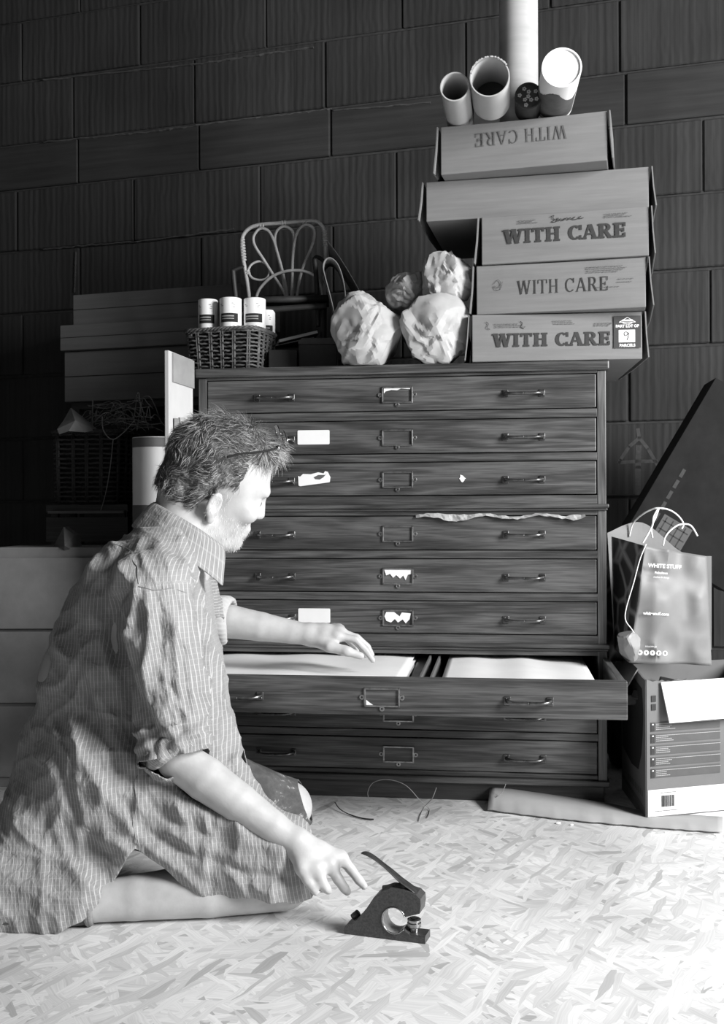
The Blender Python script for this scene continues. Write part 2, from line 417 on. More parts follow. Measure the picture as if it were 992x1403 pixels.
def handle(par, u, z, y0):
    bm = BM()
    for s in (-1, 1):
        box(bm, u+s*.046-.0075, u+s*.046+.0075, y0-.003, y0, z-.0095, z+.0095)
        q = smooth_path([(u+s*.046, y0-.002, z), (u+s*.044, y0-.012, z), (u+s*.034, y0-.021, z-.001), (u+s*.02, y0-.024, z-.0015), (u, y0-.0245, z-.0015)], 5)
        tube(bm, q, [.0062-.0022*min(1, i/9) for i in range(len(q))], 8)
        for vv in bmesh.ops.create_uvsphere(bm, u_segments=8, v_segments=6, radius=.0032)['verts']: vv.co += Vector((u+s*.049, y0-.003, z-.004*s))
    return obj('handle', bm, M_handle, par, bevel=.001, sharp=45)
def label_holder(par, u, z, y0, torn):
    bm = BM(); w, h, t = .040, .021, .004
    for a in ((u-w, u+w, h-t, h), (u-w, u+w, -h, -h+t)): box(bm, a[0], a[1], y0-.004, y0, z+a[2], z+a[3])
    for s in (-1, 1): box(bm, u+s*w-(t if s > 0 else 0), u+s*w+(t if s < 0 else 0), y0-.004, y0, z-h, z+h)
    for (dx, dz) in ((-w-.0045, 0), (w+.0045, 0), (0, -h-.004)):
        lathe(bm, [(.0022, 0), (.0058, 0), (.0058, .003), (.0022, .003), (.0022, 0)], 12, MT((u+dx, y0, z+dz), 0, PI/2))
        lathe(bm, [(.0001, .0035), (.0025, .003), (.0025, 0)], 8, MT((u+dx, y0, z+dz), 0, PI/2), mi=1)
    lh = obj('label_holder', bm, [M_brass, M_dark], par, bevel=.0006)
    if torn:
        bm = BM()
        prof = {1: [(-.034, .017), (-.034, .004), (-.03, .009), (-.015, .013), (.0, .012), (.01, .016), (.034, .014), (.034, .017)],
                2: [(-.035, .017), (-.03, .002), (-.02, .006), (-.012, -.004), (-.004, .003), (.006, -.006), (.014, .002), (.02, -.01), (.026, .004), (.035, .006), (.035, .017)],
                3: [(-.035, .004), (-.03, -.008), (-.018, -.012), (-.008, -.003), (0, -.012), (.012, -.004), (.02, -.014), (.03, -.003), (.033, .012), (.01, .014), (.004, .004), (-.01, .015), (-.03, .015)],
                4: [(-.035, -.017), (-.035, -.006), (-.026, -.013), (-.02, -.017)]}[torn]
        prism(bm, [(u+x, z+q) for x, q in prof], y0-.0016, y0-.0008)
        tag(obj('torn_card', bm, M_paper, lh), 'scrap of white card left in the brass frame')
    return lh
torns = [1, 0, 0, 0, 2, 3, 4, 0, 0]
drawers = []
for i, (ya, yb) in enumerate(dr):
    zt, zb = zc(ya)-.0012, zc(yb)+.0012; e = OPEN if i == 6 else 0
    yo = -e
    bm = BM()
    u0, u1 = .0245, CW-.0245
    if e: u0, u1 = .012, CW-.004+.01
    box(bm, u0, u1, yo-.0 + (.0005 if not e else 0), yo+.02, zb, zt)
    lab = 'open drawer pulled out over the two lowest, full of white paper' if e else None
    D = obj('drawer', bm, M_oak, chest, bevel=.0022)
    if lab: D['label'] = lab
    drawers.append(D)
    if e:
        bm = BM(); box(bm, u1-.016, u1-.001, yo+.02, yo+.66, zb+.004, zt-.003); obj('drawer_side', bm, M_oakin, D, bevel=.001)
        bm = BM(); box(bm, u0+.001, u0+.016, yo+.02, yo+.66, zb+.004, zt-.003); obj('drawer_side', bm, M_oakin, D, bevel=.001)
        bm = BM(); box(bm, u0+.016, u1-.016, yo+.02, yo+.66, zb+.006, zb+.012); obj('drawer_bottom', bm, M_oakd, D)
    zm = (zt+zb)/2
    handle(D, .204, zm-.004, yo); handle(D, .846, zm-.004, yo); label_holder(D, .525, zm-.002, yo, torns[i])
    if i in (1, 2, 5):
        bm = BM(); w_, h_ = .042, .0185
        if i == 2: poly = [(-.04, -.017), (-.036, -.019), (.042, -.009), (.044, .004), (.037, .018), (.03, .02), (.026, .014), (.012, .017), (-.008, .012), (-.028, .013), (-.036, .006), (-.041, .008)]
        else: poly = [(-w_+.002, -h_), (w_-.002, -h_), (w_, -h_+.002), (w_, h_-.002), (w_-.002, h_), (-w_+.002, h_), (-w_, h_-.002), (-w_, -h_+.002)]
        prism(bm, [(.307+x, zm+.002+q) for x, q in poly], -.0012, -.0004)
        st = obj('sticker', bm, [M_paper], D)
        tag(st, 'torn and scuffed white paper sticker' if i == 2 else 'blank white paper sticker')
        if i == 2:
            bm = BM(); prism(bm, [(.307+x, zm+q) for x, q in [(.0, .006), (.012, .012), (.03, .012), (.034, .016), (.026, .006), (.016, .0), (.004, .001)]], -.0016, -.0012); obj('scuff', bm, M_inkl, st)
    if i == 2:
        bm = BM(); poly = [(.008*math.cos(a)*random.uniform(.5, 1.4), .009*math.sin(a)*random.uniform(.5, 1.4)) for a in np.linspace(0, 2*PI, 16, endpoint=False)]
        prism(bm, [(.69+x, zm+q) for x, q in poly], -.0012, -.0004); obj('paper_remnant', bm, M_paper, D)
def C(u, v, z): return CM @ Vector((u, v, z))
# torn strip of paper caught above the fourth drawer
bm = BM(); zt = zc(706)
top = []; bot = []
random.seed(5)
for k, x in enumerate(np.linspace(0, 1, 46)):
    u = .572+x*.425
    th = .004+.010*max(0, math.sin(x*PI*2.2))**2*(x < .55)+random.uniform(0, .004)
    if x > .9: th = .016*(1-abs(x-.94)/.08)
    dz = .004*math.sin(x*19)+random.uniform(-.001, .001)-.002
    f = -.004-.006*abs(math.sin(x*14))
    top.append(C(u, f*.6, zt+dz+th*.5)); bot.append(C(u+random.uniform(-.002, .002), f-.004, zt+dz-max(th, .002)*.5))
tv = [bm.verts.new(p) for p in top]; mv = [bm.verts.new((a+b2)/2+Vector((0, -.003*math.sin(i*1.7), 0))) for i, (a, b2) in enumerate(zip(top, bot))]; bv = [bm.verts.new(p) for p in bot]
for a, b2 in ((tv, mv), (mv, bv)):
    for i in range(len(a)-1): bm.faces.new((a[i], a[i+1], b2[i+1], b2[i]))
o = obj('torn_paper_strip', bm, M_kraft); tag(o, 'crumpled torn strip of pale paper caught along the top of a drawer', 'paper')
o.modifiers.new('thick', 'SOLIDIFY').thickness = .0006
# ---- paper in the open drawer
zp = zc(947)+.014; ztop = zc(900)
def sheets(name, u0, u1, v0, v1, z0, n, sag, lab, curl=None):
    bm = BM(); nx, ny = 28, 12
    for k in range(n):
        zz = z0+k*(ztop-.010-z0)/max(n-1, 1); grid = []
        j = random.uniform(-.004, .004)
        for a in range(nx+1):
            row = []
            for b2 in range(ny+1):
                x = u0+(u1-u0)*a/nx+j; y = v0+(v1-v0)*b2/ny+j
                q = zz+sag*math.sin(PI*a/nx)*(k/n)+.002*math.sin(a*.6+k)*(k/n)
                if curl: q += curl(a/nx, b2/ny)*(k/n)
                row.append(bm.verts.new(C(x, y, q)))
            grid.append(row)
        for a in range(nx):
            for b2 in range(ny): bm.faces.new((grid[a][b2], grid[a+1][b2], grid[a+1][b2+1], grid[a][b2+1]))
    o = obj(name, bm, M_paper, smooth=True); tag(o, lab, 'paper', 'stacks of drawing paper in the open drawer'); o['kind'] = 'stuff'
    md = o.modifiers.new('thick', 'SOLIDIFY'); md.thickness = .0007
    return o
sheets('paper_sheets', .05, .565, -OPEN+.024, .2, zp, 7, .004, 'left stack of large white drawing sheets lying in the open drawer')
sheets('paper_sheets', .655, 1.0, -OPEN+.026, .2, zp, 6, .0, 'right stack of large white drawing sheets lying in the open drawer', curl=lambda a, b2: -.014*max(0, a-.55)/.45)
bm = BM()
box(bm, .605, .609, -OPEN+.022, .2, zp-.004, ztop-.004); 
bx = box(bm, .628, .632, -OPEN+.022, .2, zp-.004, ztop-.006)
for v in bm.verts: v.co = CM @ v.co
tag(obj('drawer_divider', bm, M_cardd), 'dark thin dividers between the two stacks of white paper', 'divider')
bm = BM()
quad(bm, [C(.572, -OPEN+.03, zp+.03), C(.60, -OPEN+.03, zp+.03), C(.595, .1, zp+.05), C(.57, .1, zp+.05)]); quad(bm, [C(.572, -OPEN+.03, zp+.0295), C(.60, -OPEN+.03, zp+.0295), C(.595, .1, zp+.0495), C(.57, .1, zp+.0495)])
tag(obj('grey_paper_offcut', bm, mat('grey_paper', .3, .4, .8)), 'narrow grey paper offcut between the white stacks in the open drawer', 'paper')
# ---------------- cartons ----------------
def carton(name, A, B, z, h, depth, lab, group=None, m=None, flare=.012, flaps=True, inner=True):
    """A,B: (X,Y) of the front bottom corners, left and right"""
    A = Vector((A[0], A[1], 0)); B = Vector((B[0], B[1], 0)); w_ = (B-A).length; rz = math.atan2(B.y-A.y, B.x-A.x)
    t = thing(name, lab, 'cardboard box', (A.x, A.y, z), rz, group); m = m or M_card
    bm = BM(); n = 12; e = .003
    # body with very slightly bowed faces
    g = {}
    def pt(i, j, k): 
        x, y, q = i/n, j/4, k/4
        bow = .003*math.sin(PI*x)*math.sin(PI*q)*(1 if j == 0 else 0) 
        sag = -.0015*math.sin(PI*x)*(1 if k == 4 else 0)
        return Vector((x*w_, y*depth-bow, q*h*.992+sag+.0005))
    def sheet(f, a, b2):
        vs = [[bm.verts.new(f(i, j)) for j in range(b2+1)] for i in range(a+1)]
        for i in range(a):
            for j in range(b2): bm.faces.new((vs[i][j], vs[i+1][j], vs[i+1][j+1], vs[i][j+1]))
    sheet(lambda i, k: pt(i, 0, k), n, 4); sheet(lambda i, k: pt(i, 4, k), n, 4)
    sheet(lambda i, j: pt(i, j, 0), n, 4); sheet(lambda i, j: pt(i, j, 4), n, 4)
    sheet(lambda j, k: pt(0, j, k), 4, 4); sheet(lambda j, k: pt(n, j, k), 4, 4)
    bmesh.ops.remove_doubles(bm, verts=bm.verts, dist=.0002)
    obj('body', bm, m, t, bevel=.002)
    if flaps:
        for s, x in ((-1, 0), (1, w_)):
            bm = BM(); f = flare*random.uniform(.7, 1.2)
            P0 = [(x+s*.0006, -.004), (x+s*(.004+f*.3), -.006), (x+s*(.005+f*.3), depth*.5), (x+s*(.0006), depth*.98)]
            zt, zb = h*.985, .004
            vs = []
            for k, q in enumerate((zt, (zt+zb)/2, zb)):
                ex = f*(k/2)**1.5*.8
                vs.append([(bm.verts.new((px+s*ex*(0 if i == 0 and 0 else 1), py, q))) for i, (px, py) in enumerate(P0[1:])])
            for a in range(2):
                for b2 in range(2): bm.faces.new((vs[a][b2], vs[a][b2+1], vs[a+1][b2+1], vs[a+1][b2]))
            fo = obj('end_flap', bm, m, t); md = fo.modifiers.new('t', 'SOLIDIFY'); md.thickness = .003; md.offset = 0
    return t, w_
def bot(px, py, z): p = PZ(px, py, z); return (p.x, p.y)
KW = dict(group=None)
cart = {}
for key, (a, b2, z, h, dp, lab) in {
    'A': ((647, 496), (880, 492), 1.1155, .1195, .46, 'bottom brown carton of the stack on the chest, with a PART LOT sticker'),
    'B': ((653, 431.5), (885, 421), 1.235, .124, .46, 'second brown carton from the bottom of the stack, thin WITH CARE lettering'),
    'C': ((660, 363), (889, 350), 1.359, .121, .45, 'third brown carton of the stack, bold WITH CARE and handwriting above it'),
    'D': ((584, 304), (889, 285), 1.480, .102, .42, 'long plain unprinted brown carton overhanging left, second from the top'),
    'E': ((604, 240), (832, 220), 1.582, .121, .40, 'topmost brown carton of the stack with upside-down WITH CARE, carrying tubes')}.items():
    cart[key] = carton('cardboard_box', bot(*a, z), bot(*b2, z), z, h, dp, lab, 'cartons stacked on the plan chest')
BOLD = dict(wt=.24, th=.13, se=.07, sh=.13)
ROM = dict(wt=.11, th=.05, se=.06, sh=.035)
def face(x, z): return Matrix.Translation((x, -.0035, z))
def scribble(par, x0, x1, z0, z1, n, m=M_inkl, lab=None, wid=.0006, name='small_print'):
    bm = BM()
    for k in range(n):
        z = z0+(z1-z0)*(k+.5)/n; x = x0+random.uniform(0, .004)
        xe = x1-random.uniform(0, (x1-x0)*.35)
        while x < xe:
            l = random.uniform(.003, .009); prism(bm, [(x, z), (x+l, z+random.uniform(-.0003, .0003)), (x+l, z+wid*2.2), (x, z+wid*2)], -.0038, -.0034); x += l+random.uniform(.001, .003)
    return obj(name, bm, m, par)
def pen(par, pts, wd=.0007, m=M_ink, name='handwriting', y=-.0036):
    bm = BM(); q = [Vector((p[0], y, p[1])) for p in pts]
    tube(bm, smooth_path(q, 4), wd, 4); return obj(name, bm, m, par)
tA, wA = cart['A']; tB, wB = cart['B']; tC, wC = cart['C']; tD, wD = cart['D']; tE, wE = cart['E']
lettering(tA, 'WITH CARE', .034, m=M_ink, M=face(.200, .053), sx=1.2, **BOLD)
lettering(tC, 'WITH CARE', .036, m=M_ink, M=face(.207, .066), sx=1.16, **BOLD)
lettering(tB, 'WITH CARE', .034, m=M_ink, M=face(.215, .063), sx=.92, **ROM)
lettering(tE, 'WITH CARE', .033, m=M_inkl, M=face(.2, .078) @ Matrix.Rotation(PI, 4, 'Y'), sx=.95, **ROM)
scribble(tA, .055, .14, .083, .095, 3); scribble(tA, .2, .26, .088, .1, 3); scribble(tA, .3, .35, .082, .092, 3)
scribble(tB, .27, .37, .088, .106, 4); scribble(tB, .295, .35, .05, .056, 1); scribble(tB, .345, .39, .06, .075, 2)
scribble(tC, .09, .14, .095, .105, 3); scribble(tC, .3, .37, .096, .108, 3)
# handwriting "Brushes"
hw = [(.172, .108), (.18, .112), (.178, .104), (.184, .101), (.174, .096), (.186, .096), (.19, .105), (.192, .097), (.197, .103), (.2, .097), (.206, .103), (.204, .098), (.212, .104), (.214, .098), (.22, .104), (.222, .1), (.232, .105), (.225, .099), (.236, .099), (.246, .106), (.24, .1), (.252, .101)]
pen(tC, hw, .0008)
for (a, b2) in ((.035, .085), (.12, .085)): pen(tA, [(a, b2+.015), (a+.006, b2+.01), (a+.002, b2), (a+.01, b2-.004)], .0007)
pen(tB, [(.045, .075), (.055, .085), (.062, .075), (.055, .065), (.045, .07), (.05, .06), (.062, .062), (.066, .08)], .0006, M_inkl)
# lot sticker on the bottom carton
M_lot = mat('dark_sticker', .03, .04, .6, bmp=0)
bm = BM(); box(bm, wA-.078, wA-.012, -.0042, -.0034, .028, .108); wA -= 0; stk = obj('lot_sticker', bm, M_lot, tA); stk.location.x = .008; stk['label'] = 'dark PART LOT OF 9 PARCELS sticker'
bm = BM(); box(bm, wA-.066, wA-.026, -.0048, -.0042, .042, .073); obj('number_panel', bm, M_paper, stk)
fx = Matrix.Translation((wA-.045, -.0045, 0))
text('sticker_text', 'PART LOT OF', .0092, M_white, stk, Matrix.Translation((wA-.045, -.0046, .082)) @ Matrix.Rotation(PI/2, 4, 'X'), bold=.0004)
text('sticker_text', 'PARCELS', .0098, M_white, stk, Matrix.Translation((wA-.045, -.0046, .034)) @ Matrix.Rotation(PI/2, 4, 'X'), bold=.0004)
pen(stk, [(wA-.043, .064), (wA-.048, .068), (wA-.053, .064), (wA-.05, .058), (wA-.044, .062), (wA-.042, .066), (wA-.043, .055), (wA-.046, .047)], .0009, y=-.0052)
bm = BM()
for a, b2 in (((-.02, .092), (0, .104)), ((0, .104), (.02, .092)), ((-.02, .092), (.02, .092)), ((-.012, .09), (0, .087)), ((0, .087), (.012, .09))):
    tube(bm, [Vector((wA-.045+a[0], -.0046, a[1])), Vector((wA-.045+b2[0], -.0046, b2[1]))], .0009, 4)
box(bm, wA-.058, wA-.032, -.0047, -.0043, .0945, .0985)
obj('sticker_emblem', bm, M_white, stk)

# ---------------- tubes on the top carton ----------------
ZE = 1.7035
def lying_tube(name, px, pyb, r, lab, kind='open', L=.4, tilt=.03, yaw=-.15, m=M_tube):
    p = PZ(px, pyb, ZE); t = thing(name, lab, 'cardboard tube', (p.x, p.y, ZE+.0005+r), 0)
    # local: z axis along the tube toward the back
    R = Matrix.Rotation(yaw, 4, 'Z') @ Matrix.Rotation(-PI/2, 4, 'X')
    bm = BM(); th = .003
    if kind == 'open': prof = [(r-th, L), (r-th, 0), (r-th*.5, -.0005), (r, .0), (r, L), (r-th, L)]
    else: prof = [(.0001, .004), (r-.004, .004), (r-.0035, 0), (r, 0), (r, L), (.0001, L)]
    rings = lathe(bm, prof, 40, R)
    obj('tube_wall', bm, m, t, sharp=50)
    return t, R
lying_tube('cardboard_tube', 623, 139, .0345, 'smallest open pale cardboard tube, leftmost on the top carton')
t, R = lying_tube('cardboard_tube', 671, 133, .0465, 'wide open pale cardboard tube with a ragged torn rim', L=.15)
bm = BM()
for k in range(60):
    a = PI*1.08+PI*.75*k/60
    c = R @ Vector((.045*math.cos(a), .045*math.sin(a), -.001))
    box(bm, c.x-.002, c.x+.002, c.y-random.uniform(.001, .007), c.y+.003, c.z-.0015, c.z+.0015)
obj('ragged_rim', bm, M_tube, t)
bm = BM(); lathe(bm, [(.0001, .135), (.0425, .135), (.0425, .14), (.0001, .14)], 32, R); obj('depth_shade_disc', bm, M_caned, t)  # dark disc added to stand in for the tube's unlit depth
t, R = lying_tube('capped_tube', 724, 150, .0325, 'dark short tube with a flower pattern on its end cap', 'cap', L=.09, m=mat('dark_printed_card', .012, .025, .6))
bm = BM()
for k in range(9):
    a = k*2.4; rr = .0 if k == 0 else (.011 if k < 4 else .021); cx, cz = rr*math.cos(a), rr*math.sin(a)
    for j in range(5):
        b2 = j*2*PI/5; lathe(bm, [(.0001, .0032), (.0022, .0034)], 8, R @ Matrix.Translation((cx+.0032*math.cos(b2), cz+.0032*math.sin(b2), 0)))
obj('flower_print', bm, mat('grey_print', .3, .4, .6), t)
t, R = lying_tube('lidded_tube', 770, 120, .0455, 'white lidded tube with a torn dark label, rightmost on the top carton', 'cap', yaw=-.10, L=.22, m=M_white)
bm = BM(); r = .0459
nn = 60
va = []; vb = []
for k in range(nn+1):
    a = -.15*PI-.85*PI*k/nn
    z0 = .07+.028*math.sin(k*.14+.4)+random.uniform(-.003, .003)
    va.append(bm.verts.new(R @ Vector((r*math.cos(-a), r*math.sin(-a), z0)))); vb.append(bm.verts.new(R @ Vector((r*math.cos(-a), r*math.sin(-a), .2))))
for k in range(nn): bm.faces.new((va[k], va[k+1], vb[k+1], vb[k]))
obj('torn_label', bm, mat('label_grey', .06, .12, .7, bmp=0), t)
bm = BM(); p = P(711, 150, 2.68); t = thing('standing_tube', 'tall pale cardboard tube standing upright behind the short tubes', 'cardboard tube', (p.x, p.y, ZE+.001))
lathe(bm, [(.0, 0), (.046, 0), (.0485, 0), (.0485, .75), (.045, .75), (.045, .01)], 40); obj('tube_wall', bm, M_tube, t, sharp=50)

# ---------------- crumpled paper parcels ----------------
def parcel(px, py, r, Y, lab, seed, squash=1.0, L=.26, twist=(0, 0), z=None):
    c = P(px, py, Y)
    if z is not None: c.z = z
    # directions: a lying roll whose gathered end faces the camera
    n = 5; bm = BM(); bmesh.ops.create_icosphere(bm, subdivisions=n, radius=1)
    co = np.array([v.co[:] for v in bm.verts]); rs = np.random.default_rng(seed)
    d = co.copy()
    ang = np.arctan2(d[:, 2]-twist[1], d[:, 0]-twist[0]); rad = np.hypot(d[:, 0]-twist[0], d[:, 2]-twist[1]); front = np.clip(-d[:, 1], 0, 1)
    # faceted crumple: each vertex snaps to the plane of its closest random direction
    k = 22; S0 = rs.normal(size=(k, 3)); S0 /= np.linalg.norm(S0, axis=1)[:, None]; hgt = rs.uniform(.86, 1.08, k)
    dots = d @ S0.T; rr = np.min(np.where(dots > .25, hgt[None, :]/np.maximum(dots, .25), 9), axis=1); rr = np.clip(rr, .8, 1.16)
    ph = rs.uniform(0, 2*PI); n1 = value_noise(d*1.7+seed, seed)
    for frq, amp, w0, rad0 in ((5, .17, .62, .15), (9, .07, .55, .3)):
        saw = ang*frq/(2*PI)+ph*frq*.3+.9*value_noise(d*1.5+frq, seed+frq)+rad*.5*(1 if frq == 5 else -1); f_ = saw-np.floor(saw); w1 = .15+.7*(np.sin(np.floor(saw)*2.3+seed)*.5+.5)
        pleat = np.where(f_ < w1, f_/w1, (1-f_)/(1-w1)); rr = rr+front**.5*np.clip((rad-rad0*.3)*2.2, 0, 1)*np.clip(1.25-rad, 0, 1)*amp*(pleat-.55)
    for q_ in range(13):
        ax_ = rs.normal(size=3); ax_ /= np.linalg.norm(ax_); c_off = rs.uniform(-.7, .7); sd_ = d@ax_-c_off+.10*value_noise(d*2+q_, seed+q_)
        env = np.clip(value_noise(d*1.6+q_*3, seed+40+q_)+.25, 0, 1); rr = rr+env*(.07*np.clip(1-np.abs(sd_)/.14, 0, 1)-.05*np.clip(1-np.abs(sd_+.16)/.12, 0, 1))
    rr = rr-np.exp(-(rad/.20)**2)*(front > .3)*.10+np.exp(-(rad/.08)**2)*(front > .3)*.16
    p = d*rr[:, None]; p[:, 1] = np.where(p[:, 1] > 0, p[:, 1]*L/r, p[:, 1]*.78); p[:, 2] *= squash
    for v, q in zip(bm.verts, p):
        v.co = c+Vector((q[0]*r, q[1]*r, q[2]*r)); v.co.z = max(v.co.z, 1.1155); v.co.x = min(v.co.x, .272 if v.co.z < 1.24 else .285)
    o = obj('paper_parcel', bm, M_kraft, smooth=False); me = o.data
    me.polygons.foreach_set('use_smooth', [True]*len(me.polygons)); me.set_sharp_from_angle(angle=math.radians(13))
    return tag(o, lab, 'parcel', 'crumpled paper parcels on the plan chest')
parcel(502, 452, .086, 2.75, 'round crumpled kraft paper parcel at the left, pleats gathered at its middle', 11, 1.05, twist=(.08, -.12), z=1.115+.092)
parcel(597, 450, .089, 2.735, 'brightest crumpled paper parcel, front right beside the carton stack', 23, 1.0, twist=(.1, -.35), z=1.115+.094)
parcel(560, 397, .054, 2.80, 'smallest crumpled paper parcel lying behind and between the other parcels', 37, .9, L=.2, twist=(-.3, -.1))
parcel(613, 383, .066, 2.74, 'crumpled paper parcel on top, nearest the third carton', 52, 1.02, L=.2, twist=(.25, -.2))

# ---------------- wicker ----------------
def basket(name, loc, rz, wx, dy, h, lab, m, rows=13, stakes=16, r=.0024, taper=.92, rim=None, seed=1):
    t = thing(name, lab, 'basket', loc, rz); rd = random.Random(seed)
    def per(s, k=1.0):            # rounded rectangle perimeter, s in 0..1
        a = 2*PI*s; cx = math.cos(a); sy = math.sin(a); n = 6
        q = (abs(cx)**n+abs(sy)**n)**(-1/n); return Vector((cx*q*wx/2*k, sy*q*dy/2*k, 0))
    bm = BM(); ns = stakes*8
    for i in range(rows):
        f = (i+.5)/rows; k = taper+(1-taper)*f; pts = []
        for j in range(ns):
            s = j/ns; p = per(s, k); nrm = per(s, 1).normalized()
            pts.append(p+nrm*(.0022*math.cos(PI*j/4+PI*(i % 2))+rd.uniform(-.0005, .0005))+Vector((0, 0, h*f+rd.uniform(-.0012, .0012))))
        tube(bm, pts, r, 5, closed=True)
    obj('weave', bm, m, t, smooth=True)
    bm = BM()
    for j in range(stakes):
        for d in (-.0028, .0028):
            s = (j+.25)/stakes
            a, b2 = per(s, taper), per(s, 1); sd = (per(s+.01)-per(s)).normalized()*d
            tube(bm, [a+sd, b2+sd+Vector((0, 0, h))], r*1.05, 6)
    obj('stake', bm, m, t, smooth=True)['kind'] = 'stuff'
    bm = BM()
    for q in (0, 1, 2):
        pts = []
        for j in range(ns):
            a = 2*PI*j/ns*22+q*2*PI/3; p = per(j/ns, 1.02); pts.append(p+per(j/ns).normalized()*.003*math.cos(a)+Vector((0, 0, h+.002+.003*math.sin(a))))
        tube(bm, pts, r*1.2, 5, closed=True)
    obj('rim', bm, m, t, smooth=True)
    bm = BM(); nb = 24
    f = [bm.verts.new(per(j/nb, taper)+Vector((0, 0, .004))) for j in range(nb)]; bm.faces.new(f)
    g = [bm.verts.new(per(j/nb, taper)+Vector((0, 0, .0))) for j in range(nb)]; bm.faces.new(g[::-1])
    for j in range(nb): bm.faces.new((f[j], g[j], g[(j+1) % nb], f[(j+1) % nb]))
    # near-black sheet added so the weave gaps read as shade
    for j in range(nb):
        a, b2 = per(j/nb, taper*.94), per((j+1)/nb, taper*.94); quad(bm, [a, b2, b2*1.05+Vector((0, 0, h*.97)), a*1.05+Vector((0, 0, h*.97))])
    obj('base_and_gap_shade', bm, M_dark, t)
    return t
ZT = CH+.0005
p = P(317, 500, 2.915); BK = (p.x, p.y, ZT)
basket('wicker_basket', BK, -.30, .212, .165, .112, 'square dark wicker basket holding white tins, front left on the chest', M_wick, 11, 20, .0028)
def tin(px, w_, ytop, Y, lab, hh=.15):
    r = w_/2*Y/F; c = P(px, ytop, Y); z0 = BK[2]+.012; h = c.z-z0
    t = thing('white_tin', lab, 'tin', (c.x, c.y, z0), -.25, 'white tins in the wicker basket')
    bm = BM(); lathe(bm, [(0.0001, 0), (r, 0), (r, h-.0015), (r-.0015, h), (r-.004, h), (r-.005, h-.002), (.0001, h-.002)], 32); obj('can', bm, M_white, t, sharp=40)
    bm = BM(); rr = r+.0004; n = 14
    def patch(a0, a1, z0, z1, q=rr):
        for k in range(n):
            a, b2 = a0+(a1-a0)*k/n, a0+(a1-a0)*(k+1)/n
            quad(bm, [(q*math.cos(a), q*math.sin(a), z0), (q*math.cos(b2), q*math.sin(b2), z0), (q*math.cos(b2), q*math.sin(b2), z1), (q*math.cos(a), q*math.sin(a), z1)])
    patch(-2.2, -.5, h-.068, h-.044); obj('black_label', bm, M_dark, t)
    bm = BM(); patch(-2.1, -.9, h-.0535, h-.050, rr+.0004); patch(-2.1, -.9, h-.060, h-.0575, rr+.0004)
    for (a, z) in ((-2.3, h-.02), (-2.15, h-.024), (-1.1, h-.018), (-.95, h-.023), (-1.0, h-.028)):
        patch(a, a+.22, z, z+.0022)
    obj('tin_print', bm, mat('tin_grey', .25, .35, .6, bmp=0), t)
tin(285, 27, 411.5, 2.93, 'white tin at the left end of the basket')
tin(316, 30, 409.5, 2.90, 'white tin with a black label, second from left in the basket')
tin(349, 30, 410, 2.915, 'white tin with a black label at the right front of the basket')
tin(366, 22, 426, 2.965, 'small partly hidden white tin at the far right of the basket')

# ---------------- child's cane chair on the chest ----------------
YC = 3.12
def z5(zx, zy): return (220+zx*.2621, 280+zy*.2622)
def cp(zx, zy, dY=0): q = z5(zx, zy); return P(q[0], q[1], YC+dY)
base = P(395, 420, YC)
ch = thing('cane_chair', "small child's cane chair with a looped fan back standing on the chest", 'chair', (base.x, base.y, ZT))
inv = Matrix.Translation(-ch.location)
def cane(name, zp_, r, m, n=8, lab=None, dY=0):
    bm = BM(); tube(bm, [inv @ p for p in smooth_path([cp(*q, dY) for q in zp_], n)], r, 8); return obj(name, bm, m, ch, smooth=True)
bf = cane('back_frame', [(478, 600), (455, 420), (440, 330), (428, 260), (428, 175), (465, 125), (530, 105), (640, 97), (755, 88), (815, 90), (850, 125), (860, 190), (862, 300), (860, 420), (850, 560)], .0058, M_cane)
def wrap(a, b2, n, nm='binding'):
    bm = BM(); A, B = inv @ cp(*a), inv @ cp(*b2)
    for k in range(n):
        c = A.lerp(B, k/(n-1)); d = (B-A).normalized(); q = d.to_track_quat('Z', 'Y').to_matrix().to_4x4()
        lathe(bm, [(.0058, -.0035), (.0078, -.001), (.0078, .001), (.0058, .0035)], 10, Matrix.Translation(c) @ q)
    obj(nm, bm, M_cane, ch, smooth=True)
wrap((428, 185), (436, 290), 8); wrap((856, 140), (861, 215), 7); wrap((636, 98), (650, 96), 2); wrap((455, 350), (458, 362), 2); wrap((522, 112), (536, 112), 2); wrap((748, 95), (762, 95), 2)
cane('fan_loop', [(668, 520), (640, 450), (590, 370), (540, 290), (495, 220), (485, 175), (505, 138), (530, 125), (565, 140), (590, 185), (610, 250), (635, 340), (655, 430), (668, 520)], .0042, M_cane, dY=-.012)
cane('fan_loop', [(655, 520), (640, 380), (612, 260), (598, 190), (608, 140), (645, 115), (685, 135), (698, 180), (692, 260), (688, 380), (690, 520)], .0042, M_cane, dY=-.006)
cane('fan_loop', [(680, 520), (688, 400), (690, 300), (700, 200), (718, 140), (755, 107), (792, 118), (805, 155), (790, 220), (760, 290), (738, 350), (722, 420), (708, 520)], .0042, M_cane, dY=-.012)
cane('fan_loop', [(455, 350), (475, 315), (515, 298), (555, 315), (570, 350), (555, 385), (520, 395), (480, 385), (458, 355)], .0035, M_cane, dY=-.004)
cane('lower_arch', [(496, 560), (505, 470), (545, 410), (600, 368), (680, 346), (760, 352), (820, 390), (845, 460), (850, 540)], .0045, M_cane, dY=-.018)
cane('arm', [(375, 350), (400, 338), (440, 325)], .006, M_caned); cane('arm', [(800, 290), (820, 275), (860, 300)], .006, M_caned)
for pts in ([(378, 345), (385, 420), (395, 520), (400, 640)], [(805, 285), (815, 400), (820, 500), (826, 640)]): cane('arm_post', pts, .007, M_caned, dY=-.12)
bm = BM()
